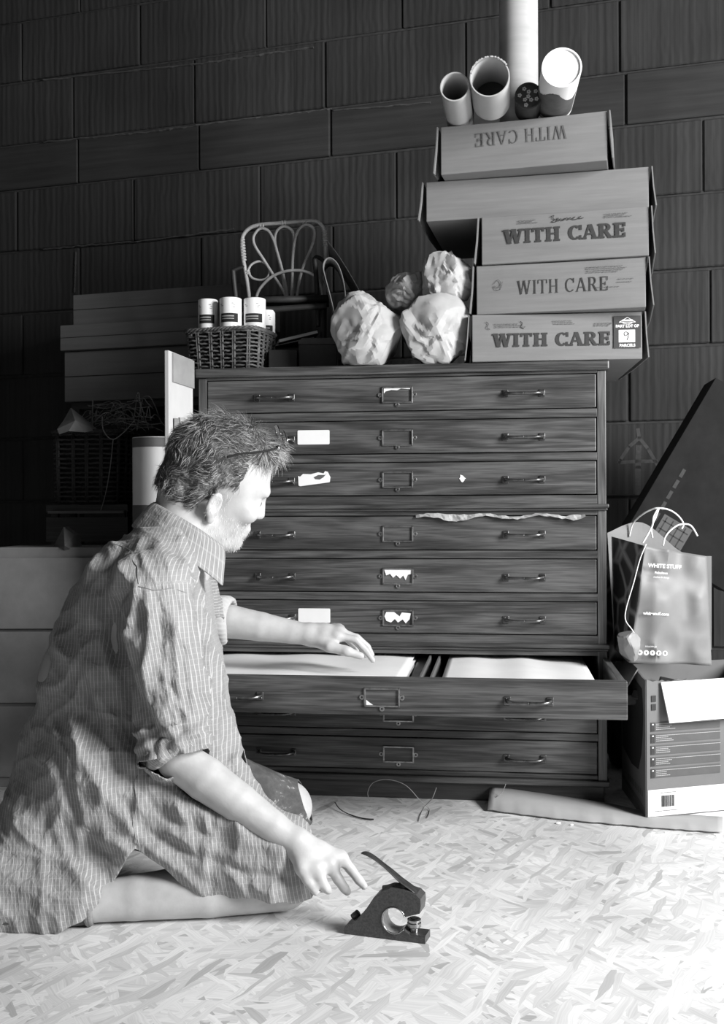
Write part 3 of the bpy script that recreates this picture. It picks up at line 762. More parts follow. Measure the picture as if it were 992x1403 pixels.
for k in range(7): tube(bm, [inv @ cp(395, 505+k*5, -.14+.035*k), inv @ cp(880, 490+k*5, -.14+.035*k)], .010, 8)
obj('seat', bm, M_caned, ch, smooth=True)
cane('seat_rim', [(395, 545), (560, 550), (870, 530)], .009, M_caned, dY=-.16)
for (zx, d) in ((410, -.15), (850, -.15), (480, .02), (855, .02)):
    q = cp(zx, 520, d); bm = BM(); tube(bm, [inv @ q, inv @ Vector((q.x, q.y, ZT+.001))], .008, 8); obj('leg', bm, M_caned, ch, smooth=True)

# ---------------- folded card, books and boxes on the chest ----------------
def z6(zx, zy): return (440+zx*.242, 320+zy*.2418)
def sheet_path(name, zpts, Y0, Y1, m, lab, cat, thick=.0025, n=5, conv=z6, shift=(0, 0)):
    bm = BM(); A = smooth_path([P(*conv(*q), Y0) for q in zpts], n); B = smooth_path([P(*conv(*q), Y0)+Vector((shift[0], Y1-Y0, shift[1])) for q in zpts], n)
    a = [bm.verts.new(p) for p in A]; b2 = [bm.verts.new(p) for p in B]
    for i in range(len(a)-1): bm.faces.new((a[i], a[i+1], b2[i+1], b2[i]))
    o = obj(name, bm, m, smooth=True); o.modifiers.new('t', 'SOLIDIFY').thickness = thick
    return tag(o, lab, cat)
M_gc = mat('grey_card', .13, .19, .7, (10, 10, 10), bmp=.1)
sheet_path('folded_card', [(85, 590), (72, 460), (45, 340), (18, 240), (8, 185), (22, 145), (55, 135), (95, 170), (125, 250), (140, 350), (135, 460), (130, 590)], 2.90, 3.0, M_gc, 'grey card sheet folded over into a tall arch beside the cane chair', 'card', .003)
sheet_path('card_sheet', [(88, 590), (68, 440), (35, 310), (5, 225)], 2.93, 3.0, M_gc, 'thin grey card sheet standing against the left of the folded card', 'card', .002)
sheet_path('card_sheet', [(36, 40), (90, 110), (160, 220), (225, 340), (260, 460), (265, 590)], 2.99, 3.2, M_gc, 'larger curved grey card sheet rising behind the folded card', 'card', .002)
def place_box(name, x0, x1, y0, y1, Y, dep, m, lab, cat, rz=0, bev=.002, z0=None):
    a = P(x0, y1, Y); b2 = P(x1, y1, Y); zt = P(x0, y0, Y).z; zb = ZT if z0 is None else z0
    t = thing(name, lab, cat, (a.x, a.y, zb), rz); bm = BM(); box(bm, 0, b2.x-a.x, 0, dep, 0, zt-zb); obj('body', bm, m, t, bevel=bev); return t, b2.x-a.x, zt-zb
place_box('small_box', 368, 407, 479, 503, 2.86, .1, mat('black_card', .012, .02, .5), 'small black box on the chest just right of the wicker basket', 'box')
t, ww, hh = place_box('trinket_drawer', 409, 462, 472, 503, 2.88, .13, mat('dark_painted_wood', .03, .05, .45), 'small dark wooden drawer box with a bright round knob', 'box')
bm = BM(); lathe(bm, [(.0001, -.022), (.006, -.0215), (.0105, -.017), (.0105, -.012), (.006, -.006), (.005, 0)], 20, MT((.034, 0, .018), 0, -PI/2) @ Matrix.Scale(-1, 4, (0, 0, 1))); obj('knob', bm, M_steel, t, smooth=True)
bm = BM(); prism(bm, [(0, hh), (ww, hh), (ww+.004, hh+.008), (ww-.01, hh+.018), (.01, hh+.018), (-.002, hh+.006)], -.002, .13); obj('lid', bm, mat('grey_lid', .06, .09, .5), t, bevel=.002)
# books lying behind
def book(pa, pb, Y, th, lab, dep=.12):
    a = P(*pa, Y); b2 = P(*pb, Y+.02); L = (b2-a).length
    t = thing('book', lab, 'book', a, math.atan2(b2.y-a.y, b2.x-a.x)); t.rotation_euler.y = -math.asin((b2.z-a.z)/L)
    for (z0, z1) in ((0, .002), (th-.002, th)): pass
    bm = BM(); box(bm, .001, L-.002, .002, dep-.002, .0018, th-.0018); obj('pages', bm, M_paper, t)
    bm = BM(); box(bm, 0, L, 0, dep, 0, .002); box(bm, 0, L, 0, dep, th-.002, th); obj('cover', bm, M_dark, t)
book((383, 470), (437, 457), 2.93, .012, 'book with white page edges tilted on the dark boxes of the chest')
book((378, 475), (432, 464), 2.955, .008, 'thinner pale-edged book beneath the tilted book')
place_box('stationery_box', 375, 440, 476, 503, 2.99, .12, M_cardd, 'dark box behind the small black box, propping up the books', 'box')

# ---------------- cartons at the far left ----------------
def zl(zx, zy): return (60+zx*.285, 380+zy*.285)
YB = 3.55
def wl(px, py, off):         # point on a plane parallel with the wall
    return onwall(px, py, off)
def longbox(pl, pb, pr, off, dep, lab, lid=0):
    a = wl(*pl, off); b2 = wl(*pb, off); r = wl(*pr, off)
    w_ = (Vector((r.x, r.y))-Vector((b2.x, b2.y))).length
    t = thing('long_carton', lab, 'cardboard box', (b2.x, b2.y, b2.z), -TW, 'long cartons stacked against the wall'); h = a.z-b2.z
    bm = BM(); box(bm, 0, w_, 0, dep, 0, h-.001); obj('body', bm, M_cardd, t, bevel=.003)
    if lid:
        bm = BM(); box(bm, -.008, w_+.008, -.008, dep+.003, h-lid, h); obj('lid', bm, M_cardd, t, bevel=.003)
    return t
# stand on a low rack so that they meet each other
zl0, zl1, zl2, zl3 = [wl(85, y, .42).z for y in (551, 482, 447, 405)]
def lb(x0, x1, z0, z1, off, dep, lab):
    a = wl(x0, 480, off); b2 = wl(x1, 480, off); w_ = (b2-a).length
    t = thing('long_carton', lab, 'cardboard box', (a.x, a.y, z0), math.atan2(b2.y-a.y, b2.x-a.x), 'long cartons stacked against the wall')
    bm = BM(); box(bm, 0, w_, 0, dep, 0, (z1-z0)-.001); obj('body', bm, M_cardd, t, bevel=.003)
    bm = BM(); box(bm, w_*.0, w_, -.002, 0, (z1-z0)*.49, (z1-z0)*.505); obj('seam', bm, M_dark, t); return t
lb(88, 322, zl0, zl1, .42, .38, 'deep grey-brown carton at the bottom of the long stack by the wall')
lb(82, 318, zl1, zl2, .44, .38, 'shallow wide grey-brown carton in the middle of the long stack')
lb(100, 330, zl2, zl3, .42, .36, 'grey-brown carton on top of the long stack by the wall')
# rack under them (dark)
q = wl(98, 551, .40); r = wl(318, 551, .40)
t = thing('storage_rack', 'dark wooden rack in shadow under the long cartons by the wall', 'rack', (q.x, q.y, 0), -TW)
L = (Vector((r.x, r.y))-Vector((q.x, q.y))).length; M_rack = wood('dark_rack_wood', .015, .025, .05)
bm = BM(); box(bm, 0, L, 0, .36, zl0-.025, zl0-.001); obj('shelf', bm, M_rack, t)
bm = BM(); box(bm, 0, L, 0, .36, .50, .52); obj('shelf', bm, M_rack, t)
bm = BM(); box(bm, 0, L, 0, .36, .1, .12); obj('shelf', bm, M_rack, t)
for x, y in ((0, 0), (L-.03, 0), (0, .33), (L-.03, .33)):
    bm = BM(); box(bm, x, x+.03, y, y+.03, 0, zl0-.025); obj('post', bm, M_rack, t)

# ---------------- left basket with raffia ----------------
Yb = 3.25
zb0 = P(130, 690, Yb).z; zb1 = P(130, 592, Yb).z
c = P(133, 690, Yb+.12)
LB = (c.x, c.y, zb0)
basket('raffia_basket', LB, -.1, .215, .24, zb1-zb0, 'dark wicker basket overflowing with raffia at the left, below the long cartons', M_wickd, 15, 16, .004, taper=.96, seed=4)
bm = BM(); rd = random.Random(3)
for k in range(46):
    x0, x1 = rd.uniform(98, 225), rd.uniform(120, 225); y0, y1 = rd.uniform(572, 592), rd.uniform(550, 590); ym = min(y0, y1)-rd.uniform(0, 14)
    pts = [P(x0, y0, Yb+rd.uniform(.02, .2)), P((x0*2+x1)/3, ym, Yb+rd.uniform(-.02, .2)), P((x0+2*x1)/3, ym+rd.uniform(-4, 8), Yb+rd.uniform(-.02, .2)), P(x1, y1, Yb+rd.uniform(0, .2))]
    tube(bm, smooth_path(pts, 6), rd.uniform(.0008, .002), 4)
tube(bm, smooth_path([P(140, 570, Yb-.02), P(142, 590, Yb-.03), P(154, 602, Yb-.03), P(170, 592, Yb-.03), P(185, 575, Yb)], 8), .0016, 5)
tube(bm, smooth_path([P(155, 602, Yb-.03), P(151, 640, Yb-.02), P(145, 675, Yb-.02), P(138, 700, Yb-.02)], 8), .0015, 5)
o = obj('raffia', bm, mat('raffia', .2, .36, .6, (60, 60, 60)), smooth=True); tag(o, 'tangled raffia strands spilling over the basket at the left', 'raffia', kind='stuff')
bm = BM(); q = [P(*zl(*a), Yb-.04+d) for a, d in (((65, 730), 0), ((95, 690), .05), ((130, 628), .08), ((210, 690), .06), ((260, 735), .05), ((200, 745), .0), ((120, 740), -.02), ((75, 755), -.01), ((150, 690), -.015))]
v = [bm.verts.new(x) for x in q]
for a in ((0, 1, 8), (1, 2, 8), (2, 3, 8), (3, 4, 8), (4, 5, 8), (5, 6, 8), (6, 7, 8), (7, 0, 8)): bm.faces.new([v[i] for i in a])
o = obj('crumpled_paper', bm, mat('grey_tissue', .16, .22, .8)); o.modifiers.new('t', 'SOLIDIFY').thickness = .001; tag(o, 'crumpled grey paper poking out of the left basket rim', 'paper')
# basket stands on a crate
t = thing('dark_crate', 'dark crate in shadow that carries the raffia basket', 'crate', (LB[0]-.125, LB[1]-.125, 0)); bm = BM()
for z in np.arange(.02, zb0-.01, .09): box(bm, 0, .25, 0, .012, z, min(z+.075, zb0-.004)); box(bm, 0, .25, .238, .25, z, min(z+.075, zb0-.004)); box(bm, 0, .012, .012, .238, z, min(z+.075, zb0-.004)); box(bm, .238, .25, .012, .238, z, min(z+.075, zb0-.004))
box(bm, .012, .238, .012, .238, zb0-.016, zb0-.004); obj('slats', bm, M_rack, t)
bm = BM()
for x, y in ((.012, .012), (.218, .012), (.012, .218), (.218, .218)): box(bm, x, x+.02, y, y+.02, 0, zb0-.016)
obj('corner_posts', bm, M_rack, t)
bm = BM(); box(bm, LB[0]-.11, LB[0]+.11, LB[1]-.14, LB[1]-.126, zb0-.0, zb0+.006) if False else box(bm, LB[0]-.11, LB[0]+.12, LB[1]-.16, LB[1]-.127, zb0-.03, zb0-.022)
obj('crate_lip', bm, M_gc); bpy.data.objects['crate_lip'].parent = t; bpy.data.objects['crate_lip'].matrix_parent_inverse = Matrix.Translation(-t.location)
# pale drum
Yd = 2.86; a = P(175, 700, Yd); b2 = P(230, 700, Yd); r = .068; c = P(175, 600, Yd+r)
t = thing('paper_drum', 'tall pale cylinder with grey bands behind the kneeling man', 'container', (a.x+r, Yd+r, 0)); zt = P(190, 598, Yd).z
bm = BM(); lathe(bm, [(.0001, 0), (r, 0), (r, zt), (r-.003, zt), (r-.003, zt-.01), (.0001, zt-.01)], 40); obj('drum_wall', bm, mat('drum_grey', .75, .8, .7), t, sharp=40)
z1 = P(190, 612, Yd).z; z0 = P(190, 692, Yd).z; zq = P(190, 770, Yd).z
bm = BM(); lathe(bm, [(r+.0006, z1), (r+.0006, zt-.002)], 40); obj('grey_band', bm, mat('drum_band', .12, .16, .7), t, smooth=True)
bm = BM(); lathe(bm, [(r+.0006, z0-.12), (r+.0006, z0)], 40); obj('grey_band', bm, bpy.data.materials['drum_band'], t, smooth=True)
# leaning board / frame left of the chest
def zA(zx, zy): return zl(zx, zy)
bl = P(225, 480, 2.60); t = thing('leaning_board', 'pale painted board standing on edge against the left side of the chest', 'board', (bl.x, bl.y, 0), math.radians(79))
hb = bl.z; bm = BM(); box(bm, 0, .17, -.012, 0, 0, hb); obj('panel', bm, mat('offwhite_paint', .5, .62, .6, (6, 6, 3)), t, bevel=.002)
bm = BM(); box(bm, .02, .17, -.016, -.0125, hb-.075, hb-.003); obj('grey_strip', bm, mat('strip_grey', .25, .32, .6), t)
t = thing('picture_frame', 'small dark wooden picture frame edge propped between the board and the chest', 'frame', (P(239, 640, 2.62).x, 2.62, 0), .6)
zf = P(240, 573, 2.62).z
bm = BM(); box(bm, 0, .014, 0, .012, 0, zf); obj('stile', bm, M_oakd, t); bm = BM(); box(bm, .016, .03, .0, .012, 0, zf+.003); obj('panel', bm, mat('pale_wood', .3, .4, .6), t)
# white low cabinet at far left and dark folded card on it
a = P(-5, 750, 2.85); b2 = P(150, 750, 2.85)
t = thing('white_cabinet', 'low white cabinet at the far left behind the man', 'cabinet', (a.x, a.y, 0), 0); w_ = b2.x-a.x; zt = a.z
bm = BM(); box(bm, 0, w_, 0, .2, 0, zt); obj('body', bm, mat('grey_white_paint', .17, .2, .6), t, bevel=.003)
for k in range(3):
    bm = BM(); z0 = .03+k*(zt-.05)/3; box(bm, .01, w_-.01, -.012, -.0005, z0, z0+(zt-.05)/3-.008); obj('door_panel', bm, mat('grey_white_front', .17, .21, .6), t, bevel=.002)
bm = BM(); q = [P(*zl(*a), 2.88) for a in ((40, 1305), (95, 1200), (150, 1240), (165, 1330), (95, 1350))]; m_ = P(*zl(100, 1290), 2.83)
v = [bm.verts.new(x) for x in q]; c = bm.verts.new(m_)
bk = [bm.verts.new(x+Vector((0, .05, 0))) for x in q]
for i in range(5): bm.faces.new((v[i], v[(i+1) % 5], c)); bm.faces.new((v[i], bk[i], bk[(i+1) % 5], v[(i+1) % 5]))
bm.faces.new(bk[::-1])
tag(obj('folded_dark_card', bm, M_cardd), 'dark folded cardboard corner lying on the low white cabinet', 'card')
# ---------------- right side: carton, paper bag ----------------
def z3(zx, zy): return (820+zx*.2424, 560+zy*.2423)
def z4(zx, zy): return (820+zx*.19967, 860+zy*.19957)
A0 = FL(886, 1126); A1 = FL(932, 1121.5); dirf = (A1-A0).normalized(); L0 = FL(853, 1081); dl = (L0-A0)
rz = math.atan2(dirf.y, dirf.x); hB = .335; wB_ = .34; dB = .30
t = thing('printed_carton', 'open printed carton with a barcode panel, on the floor right of the chest', 'cardboard box', (A0.x, A0.y, 0), rz)
M_grn = mat('printed_card_grey', .13, .16, .6, (8, 8, 8), bmp=.08)
M_prl = mat('print_panel', .07, .09, .6, bmp=0)
# side direction in local frame
dl_l = Matrix.Rotation(-rz, 4, 'Z') @ dl; sx_, sy_ = dl_l.x, dl_l.y
def wall(name, p0, p1, h0, h1, m, nseg=24, jag=0, z0=0):
    bm = BM(); lo, hi = [], []
    for k in range(nseg+1):
        f = k/nseg; x = p0[0]+(p1[0]-p0[0])*f; y = p0[1]+(p1[1]-p0[1])*f; z = h0+(h1-h0)*f+random.uniform(-jag, jag)
        lo.append(bm.verts.new((x, y, z0))); hi.append(bm.verts.new((x, y, z)))
    for k in range(nseg): bm.faces.new((lo[k], lo[k+1], hi[k+1], hi[k]))
    o = obj(name, bm, m, t); md = o.modifiers.new('t', 'SOLIDIFY'); md.thickness = .004; md.offset = 0; return o
fr = wall('front_wall', (0, 0), (wB_, 0), .335, .325, M_grn, 40, .003); sd = wall('side_wall', (0, 0), (sx_, sy_), .335, .36, M_grn, 20, .001)
wall('back_wall', (sx_, sy_), (sx_+wB_, sy_), .33, .33, M_grn); wall('side_wall', (wB_, 0), (wB_+sx_, sy_), .33, .33, M_grn)
wall('bottom', (0, 0), (0, 0), .001, .001, M_grn, 1) if False else None
bm = BM(); quad(bm, [(0, 0, .003), (wB_, 0, .003), (wB_+sx_, sy_, .003), (sx_, sy_, .003)]); obj('base', bm, M_grn, t)
def fpanel(name, x0, x1, z0, z1, m, par, y=-.003): bm = BM(); box(bm, x0, x1, y-.0005, y, z0, z1); return obj(name, bm, m, par)
tag(fpanel('white_band', .002, wB_, .012, .075, M_paper, fr), 'white band with a barcode')
fpanel('white_edge', -.002, wB_, .0, .009, M_paper, fr, -.0034)
bm = BM(); x = .038
while x < .072:
    w_ = random.choice((.0008, .0014, .002)); box(bm, x, x+w_, -.0042, -.0036, .033, .06); x += w_+random.choice((.0009, .0013))
obj('barcode', bm, M_dark, fr)
for (xs, z, n) in ((.036, .066, 2), (.02, .023, 3)):
    bm = BM(); x = xs
    for _ in range(n*5): box(bm, x, x+.003, -.0042, -.0036, z, z+.0016); x += .0042
    obj('small_print', bm, M_inkl, fr)
for k in range(5):
    z = .235-k*.0275
    pnl = fpanel('info_panel', .010, .2, z-.022, z, M_prl, fr)
    fpanel('icon', .011, .02, z-.021, z-.001, M_ink, pnl, -.0036); fpanel('icon_dot', .013, .017, z-.006, z-.003, M_paper, pnl, -.0042)
    bm = BM()
    for j in range(4):
        x = .024; xe = .2 if j == 0 else random.uniform(.05, .075)
        while x < xe: box(bm, x, x+.004, -.0040, -.0036, z-.005-j*.0042, z-.0035-j*.0042); x += .0048
    obj('small_print', bm, mat('pale_print', .35, .4, .6, bmp=0) if k == 0 else bpy.data.materials['pale_print'], pnl)
for z in (.28, .3): fpanel('icon', .012, .024, z-.016, z-.001, M_ink, fr, -.0036)
# white flap folded down over the front
bm = BM(); vs = [(.035, -.006, .330), (.24, -.006, .332), (.24, -.03, .24), (.045, -.026, .236)]
quad(bm, vs); o = obj('white_flap', bm, M_paper, t); o.modifiers.new('t', 'SOLIDIFY').thickness = .003; o['label'] = 'white flap folded down over the front'
bm = BM(); v = [bm.verts.new(p_) for p_ in [(sx_*.3-.002, sy_*.3, .35), (sx_-.003, sy_, .36), (sx_-.06, sy_*.95, .29), (sx_*.3-.055, sy_*.3, .275)]]; bm.faces.new(v)
o = obj('side_flap', bm, M_card, t); o.modifiers.new('t', 'SOLIDIFY').thickness = .003
# dark picture and lettering on its left side
u_ = Vector((sx_, sy_, 0)).normalized(); nn = Vector((-u_.y, u_.x, 0));
if nn.x > 0: nn = -nn
def sidepoly(name, pts, m, off=.0026):
    bm = BM(); bm.faces.new([bm.verts.new(u_*a+nn*off+Vector((0, 0, z))) for a, z in pts]); bm.faces.new([bm.verts.new(u_*a+nn*(off-.0003)+Vector((0, 0, z))) for a, z in pts][::-1]); return obj(name, bm, m, sd)
sidepoly('dark_picture', [(.035, .31), (.2, .33), (.285, .30), (.285, .12), (.16, .10), (.08, .105), (.045, .15), (.03, .2), (.022, .25)], M_dark)
sidepoly('dark_stripe', [(.01, .03), (.285, .045), (.285, .035), (.01, .016)], M_inkl)
text('side_lettering', '2200', .03, M_ink, sd, Matrix(((-u_.x, 0, nn.x, u_.x*.07+nn.x*.003), (-u_.y, 0, nn.y, u_.y*.07+nn.y*.003), (0, 1, 0, .055), (0, 0, 0, 1)))) if False else None
bm = BM()
for k in range(9):
    a = .03+k*.02; quad(bm, [u_*q+nn*.0028+Vector((0, 0, z)) for q, z in ((a, .05), (a+.012, .05), (a+.012, .066), (a, .066))])
obj('side_lettering', bm, M_inkl, sd)
# dark contents of the carton
bm = BM(); rd = random.Random(9)
for k in range(14):
    x = rd.uniform(.03, .3); y = rd.uniform(.05, .25); M_ = MT((A0.x, A0.y, 0), rz) @ MT((x, y, .27), rd.uniform(0, 3), rd.uniform(-.4, .4), rd.uniform(-.4, .4)); box(bm, -.05, .05, -.02, .02, -.012, .012, M_)
o = obj('carton_contents', bm, M_caned, bevel=.003); tag(o, 'jumble of dark odds and ends inside the printed carton', 'clutter', kind='stuff')

def lattice():
    m_, nt, b_ = newmat('lattice_print'); tc = coords(nt, (17, 17, 12), rnd=False)
    v_ = N(nt, 'ShaderNodeTexVoronoi', feature='DISTANCE_TO_EDGE', inp={'Vector': tc, 'Scale': 1.0}); nt.links.new(ramp(nt, v_.outputs[0], [(.0, .22), (.06, .14), (.12, .03)]), b_.inputs['Base Color']); b_.inputs['Roughness'].default_value = .4
    return m_
# carrier bag: creased front, open top
M_bag = mat('bag_grey_paper', .17, .24, .55, (5, 5, 5), bmp=.3, dist=.004); M_bagp = mat('bag_print', .75, .8, .6, bmp=0)
YG = 2.60
bx0 = P(858, 905, YG); zbag = .345
bag = thing('paper_carrier_bag', 'grey paper carrier bag with white shop lettering and cord handles, on the carton', 'bag', (bx0.x, YG, zbag), 0)
def bp(px, py, d=0): return P(px, py, YG+d)-bag.location
def grid(bm, fn, nu, nv):
    vs = [[bm.verts.new(fn(i/nu, j/nv)) for j in range(nv+1)] for i in range(nu+1)]
    for i in range(nu):
        for j in range(nv): bm.faces.new((vs[i][j], vs[i+1][j], vs[i+1][j+1], vs[i][j+1]))
def bil(c00, c10, c11, c01, cr=0, seed=0):
    def fn(u, v):
        p = c00*(1-u)*(1-v)+c10*u*(1-v)+c11*u*v+c01*(1-u)*v
        n = value_noise(np.array([[u*3.1+seed, v*3.7, seed]]), 3)[0]; r = 1-abs(value_noise(np.array([[u*4+v*2, v*5-u*2, seed+2.5]]), 8)[0])
        e = min(1, 4*min(u, 1-u)+.15)
        return p+Vector((0, -1, 0))*(cr*(n+.7*r-.4))*e
    return fn
fl = (858, 905); 
F00, F10, F11, F01 = bp(862, 908, -.02), bp(975, 912, .0), bp(968, 762, .0), bp(884, 748, -.03)
bm = BM(); grid(bm, bil(F00, F10, F11, F01, .022, 1), 30, 36); o = obj('front_panel', bm, M_bag, bag, smooth=True); o.data.set_sharp_from_angle(angle=math.radians(25)); o.modifiers.new('t', 'SOLIDIFY').thickness = .0006
B00, B10, B11, B01 = bp(842, 890, .11), bp(975, 895, .13), bp(975, 765, .12), bp(834, 725, .13)
bm = BM(); grid(bm, bil(F00, B00, bp(838, 735, .1), F01, .012, 5), 16, 30); o = obj('side_gusset', bm, lattice(), bag, smooth=True); o.modifiers.new('t', 'SOLIDIFY').thickness = .0006
bk = [bp(832, 730, .11), bp(880, 716, .13), bp(935, 757, .13), bp(975, 762, .12)]
bm = BM(); top = smooth_path(bk, 8); lo = smooth_path([bp(842, 890, .11), bp(880, 890, .13), bp(935, 890, .13), bp(975, 890, .12)], 8)
a = [bm.verts.new(p_) for p_ in top]; b2 = [bm.verts.new(p_) for p_ in lo]
for i in range(len(a)-1): bm.faces.new((a[i], a[i+1], b2[i+1], b2[i]))
o = obj('back_panel', bm, M_bag, bag); o.modifiers.new('t', 'SOLIDIFY').thickness = .0006
def cord(pts, dd):
    bm = BM(); tube(bm, smooth_path([bp(*z3(*q), d) for q, d in zip(pts, dd)], 8), .0022, 6); obj('cord_handle', bm, M_white, bag, smooth=True)
cord([(250, 760), (285, 700), (305, 660), (312, 610), (340, 562), (325, 610), (300, 670), (305, 730)], [-.03, -.03, -.02, 0, .01, .0, 0, .0])
cord([(175, 722), (195, 650), (245, 600), (300, 570), (340, 562), (400, 572), (450, 605), (480, 650), (470, 680)], [.12, .11, .08, .06, .05, .06, .08, .1, .1])
cord([(365, 775), (378, 725), (410, 685), (460, 655), (520, 660), (560, 720)], [.0, .0, .0, .0, 0, 0])
bm = BM(); tube(bm, smooth_path([bp(*z3(*q), d) for q, d in (((270, 765), -.035), ((235, 850), -.035), ((200, 980), -.035), ((150, 1170), -.03), ((190, 1250), -.04), ((225, 1310), -.04), ((205, 1395), -.035))], 6), .0014, 5); obj('fold_edge', bm, M_white, bag, smooth=True)
def bagtext(body, px, py, size, sx=1, bold=0, rot=0):
    c = bp(px, py, -.036); return text('shop_lettering', body, size, M_bagp, bag, Matrix.Translation(c) @ Matrix.Rotation(rot, 4, 'Y') @ Matrix.Rotation(PI/2, 4, 'X') @ Matrix.Rotation(0, 4, 'Z'), sx=sx, bold=bold)
bagtext('WHITE STUFF', 911, 776, .0135, .98, .0003, .06); bagtext('Fabulous', 906, 785, .008, 1.1, .0002, .06)
bagtext('clothes & things', 906, 791, .006, 1, 0, .06); bagtext('whitestuff.com', 899, 841, .0105, 1, .0003, .05); bagtext('FOLLOW US', 892, 886, .005, 1, 0, .03)
bm = BM()
for k in range(5):
    c = bp(877+k*8.6, 894+k*.3, -.038); lathe(bm, [(.0001, 0), (.0062, 0)], 16, Matrix.Translation(c) @ Matrix.Rotation(PI/2, 4, 'X'))
obj('round_icons', bm, M_bagp, bag)
bm = BM()
for k in range(5):
    c = bp(877+k*8.6, 894+k*.3, -.0385); box(bm, c.x-.0008, c.x+.0008, c.y-.0003, c.y, c.z-.003, c.z+.003); box(bm, c.x-.002, c.x+.002, c.y-.0003, c.y, c.z+.0006*(k % 3), c.z+.0016+.0006*(k % 3))
obj('icon_marks', bm, M_inkl, bag)
# patterned bag behind, at left of the carrier bag
bm = BM(); Yp = 2.76
def pf(u, v):
    p = P(832, 905, Yp)*(1-u)*(1-v)+P(885, 905, Yp+.02)*u*(1-v)+P(892, 735, Yp+.02)*u*v+P(826, 733, Yp)*(1-u)*v
    return p+Vector((0, -.03*math.sin(PI*min(u*1.1, 1))*(.6+.4*v)+.012*value_noise(np.array([[u*4, v*5, 2.2]]), 4)[0], 0))
grid(bm, pf, 16, 30)
m_, nt, b_ = newmat('lattice_print'); tc = coords(nt, (20, 20, 14), rnd=False)
v_ = N(nt, 'ShaderNodeTexVoronoi', feature='DISTANCE_TO_EDGE', inp={'Vector': tc, 'Scale': 1.0}); nt.links.new(ramp(nt, v_.outputs[0], [(.0, .1), (.07, .06), (.12, .015)]), b_.inputs['Base Color']); b_.inputs['Roughness'].default_value = .35
o = obj('patterned_bag', bm, m_, smooth=True); o.modifiers.new('t', 'SOLIDIFY').thickness = .002; tag(o, 'dark glossy bag with a pale lattice pattern, between chest and carrier bag', 'bag')
bm = BM(); bmesh.ops.create_icosphere(bm, subdivisions=5, radius=1)  # dark mass added to fill the gap by the chest with shade
co = np.array([v.co[:] for v in bm.verts]); co2 = np.sign(co)*np.abs(co)**.7; nn_0 = 1+.07*fbm(co*3, 5)+.05*np.clip(1-np.abs(fbm(co*4, 8))*3, 0, 1)
for v, q in zip(bm.verts, co2*nn_0[:, None]): v.co = Vector((.80+q[0]*.115, 3.08+q[1]*.12, max(.002, .27+q[2]*.29)))
o = obj('gap_shade_filler', bm, mat('gap_shade_black', .004, .008, .5), smooth=True); tag(o, 'added black sack in the dark gap between the chest and the printed carton', 'filler')
# crumpled plastic below it
bm = BM(); bmesh.ops.create_icosphere(bm, subdivisions=4, radius=1); c = P(862, 884, 2.57)
co = np.array([v.co[:] for v in bm.verts]); rs = np.random.default_rng(4); S0 = rs.normal(size=(30, 3)); S0 /= np.linalg.norm(S0, axis=1)[:, None]; dd = co @ S0.T; hh_ = rs.uniform(.7, 1.1, 30)
rr = np.clip(np.min(np.where(dd > .25, hh_[None]/np.maximum(dd, .25), 9), axis=1), .6, 1.3)
for v, q in zip(bm.verts, co*rr[:, None]): v.co = c+Vector((q[0]*.03, q[1]*.035, q[2]*.036))
o = obj('crumpled_bag_corner', bm, mat('tissue', .25, .33, .5)); tag(o, 'small crumpled ball of pale paper wedged by the carrier bag foot', 'paper')
# leaning carton behind
Yl = 2.95; a = P(932, 600, Yl); b2 = P(866, 712, Yl); d = (b2-a).normalized(); n_ = Vector((-d.z, 0, d.x)); n_ = n_ if n_.x > 0 else -n_
t = thing('tilted_carton', 'dark printed carton leaning diagonally behind the carrier bag at the right', 'cardboard box', b2)
bm = BM(); e0 = -d*.5; cs = [Vector((0, 0, 0)), e0, e0+n_*.34, n_*.34]; cs = [c_2+d*.04 for c_2 in cs]
for c_2 in (0,):
    f = [bm.verts.new(p_) for p_ in cs]; g = [bm.verts.new(p_+Vector((.02, .16, 0))) for p_ in cs]; bm.faces.new(f); bm.faces.new(g[::-1])
    for i in range(4): bm.faces.new((f[i], g[i], g[(i+1) % 4], f[(i+1) % 4]))
M_lc = mat('shade_toned_card', .014, .02, .9, spec=.1); obj('body', bm, M_lc, t, bevel=.002)  # dark card, blackened further to put its shade into the colour
def lp(a_, b_2, y=-.0012): return -d*a_+n_*b_2+Vector((0, y, 0))
bm = BM()
for k in range(5): quad(bm, [lp(.03+k*.035, .05), lp(.055+k*.035, .05), lp(.055+k*.035, .06), lp(.03+k*.035, .06)])
obj('printed_text', bm, M_ink, t)
bm = BM(); quad(bm, [lp(-.06, .07), lp(.06, .07), lp(.06, .16), lp(-.06, .16)]); lw = obj('pale_label', bm, mat('label_pale', .05, .07, .6), t)
bm = BM()
for k in range(5): quad(bm, [lp(-.055+k*.024, .075, -.002), lp(-.052+k*.024, .075, -.002), lp(-.052+k*.024, .155, -.002), lp(-.055+k*.024, .155, -.002)])
for k in range(4): quad(bm, [lp(-.055, .08+k*.02, -.002), lp(.055, .08+k*.02, -.002), lp(.055, .083+k*.02, -.002), lp(-.055, .083+k*.02, -.002)])
obj('label_grid', bm, M_ink, lw)

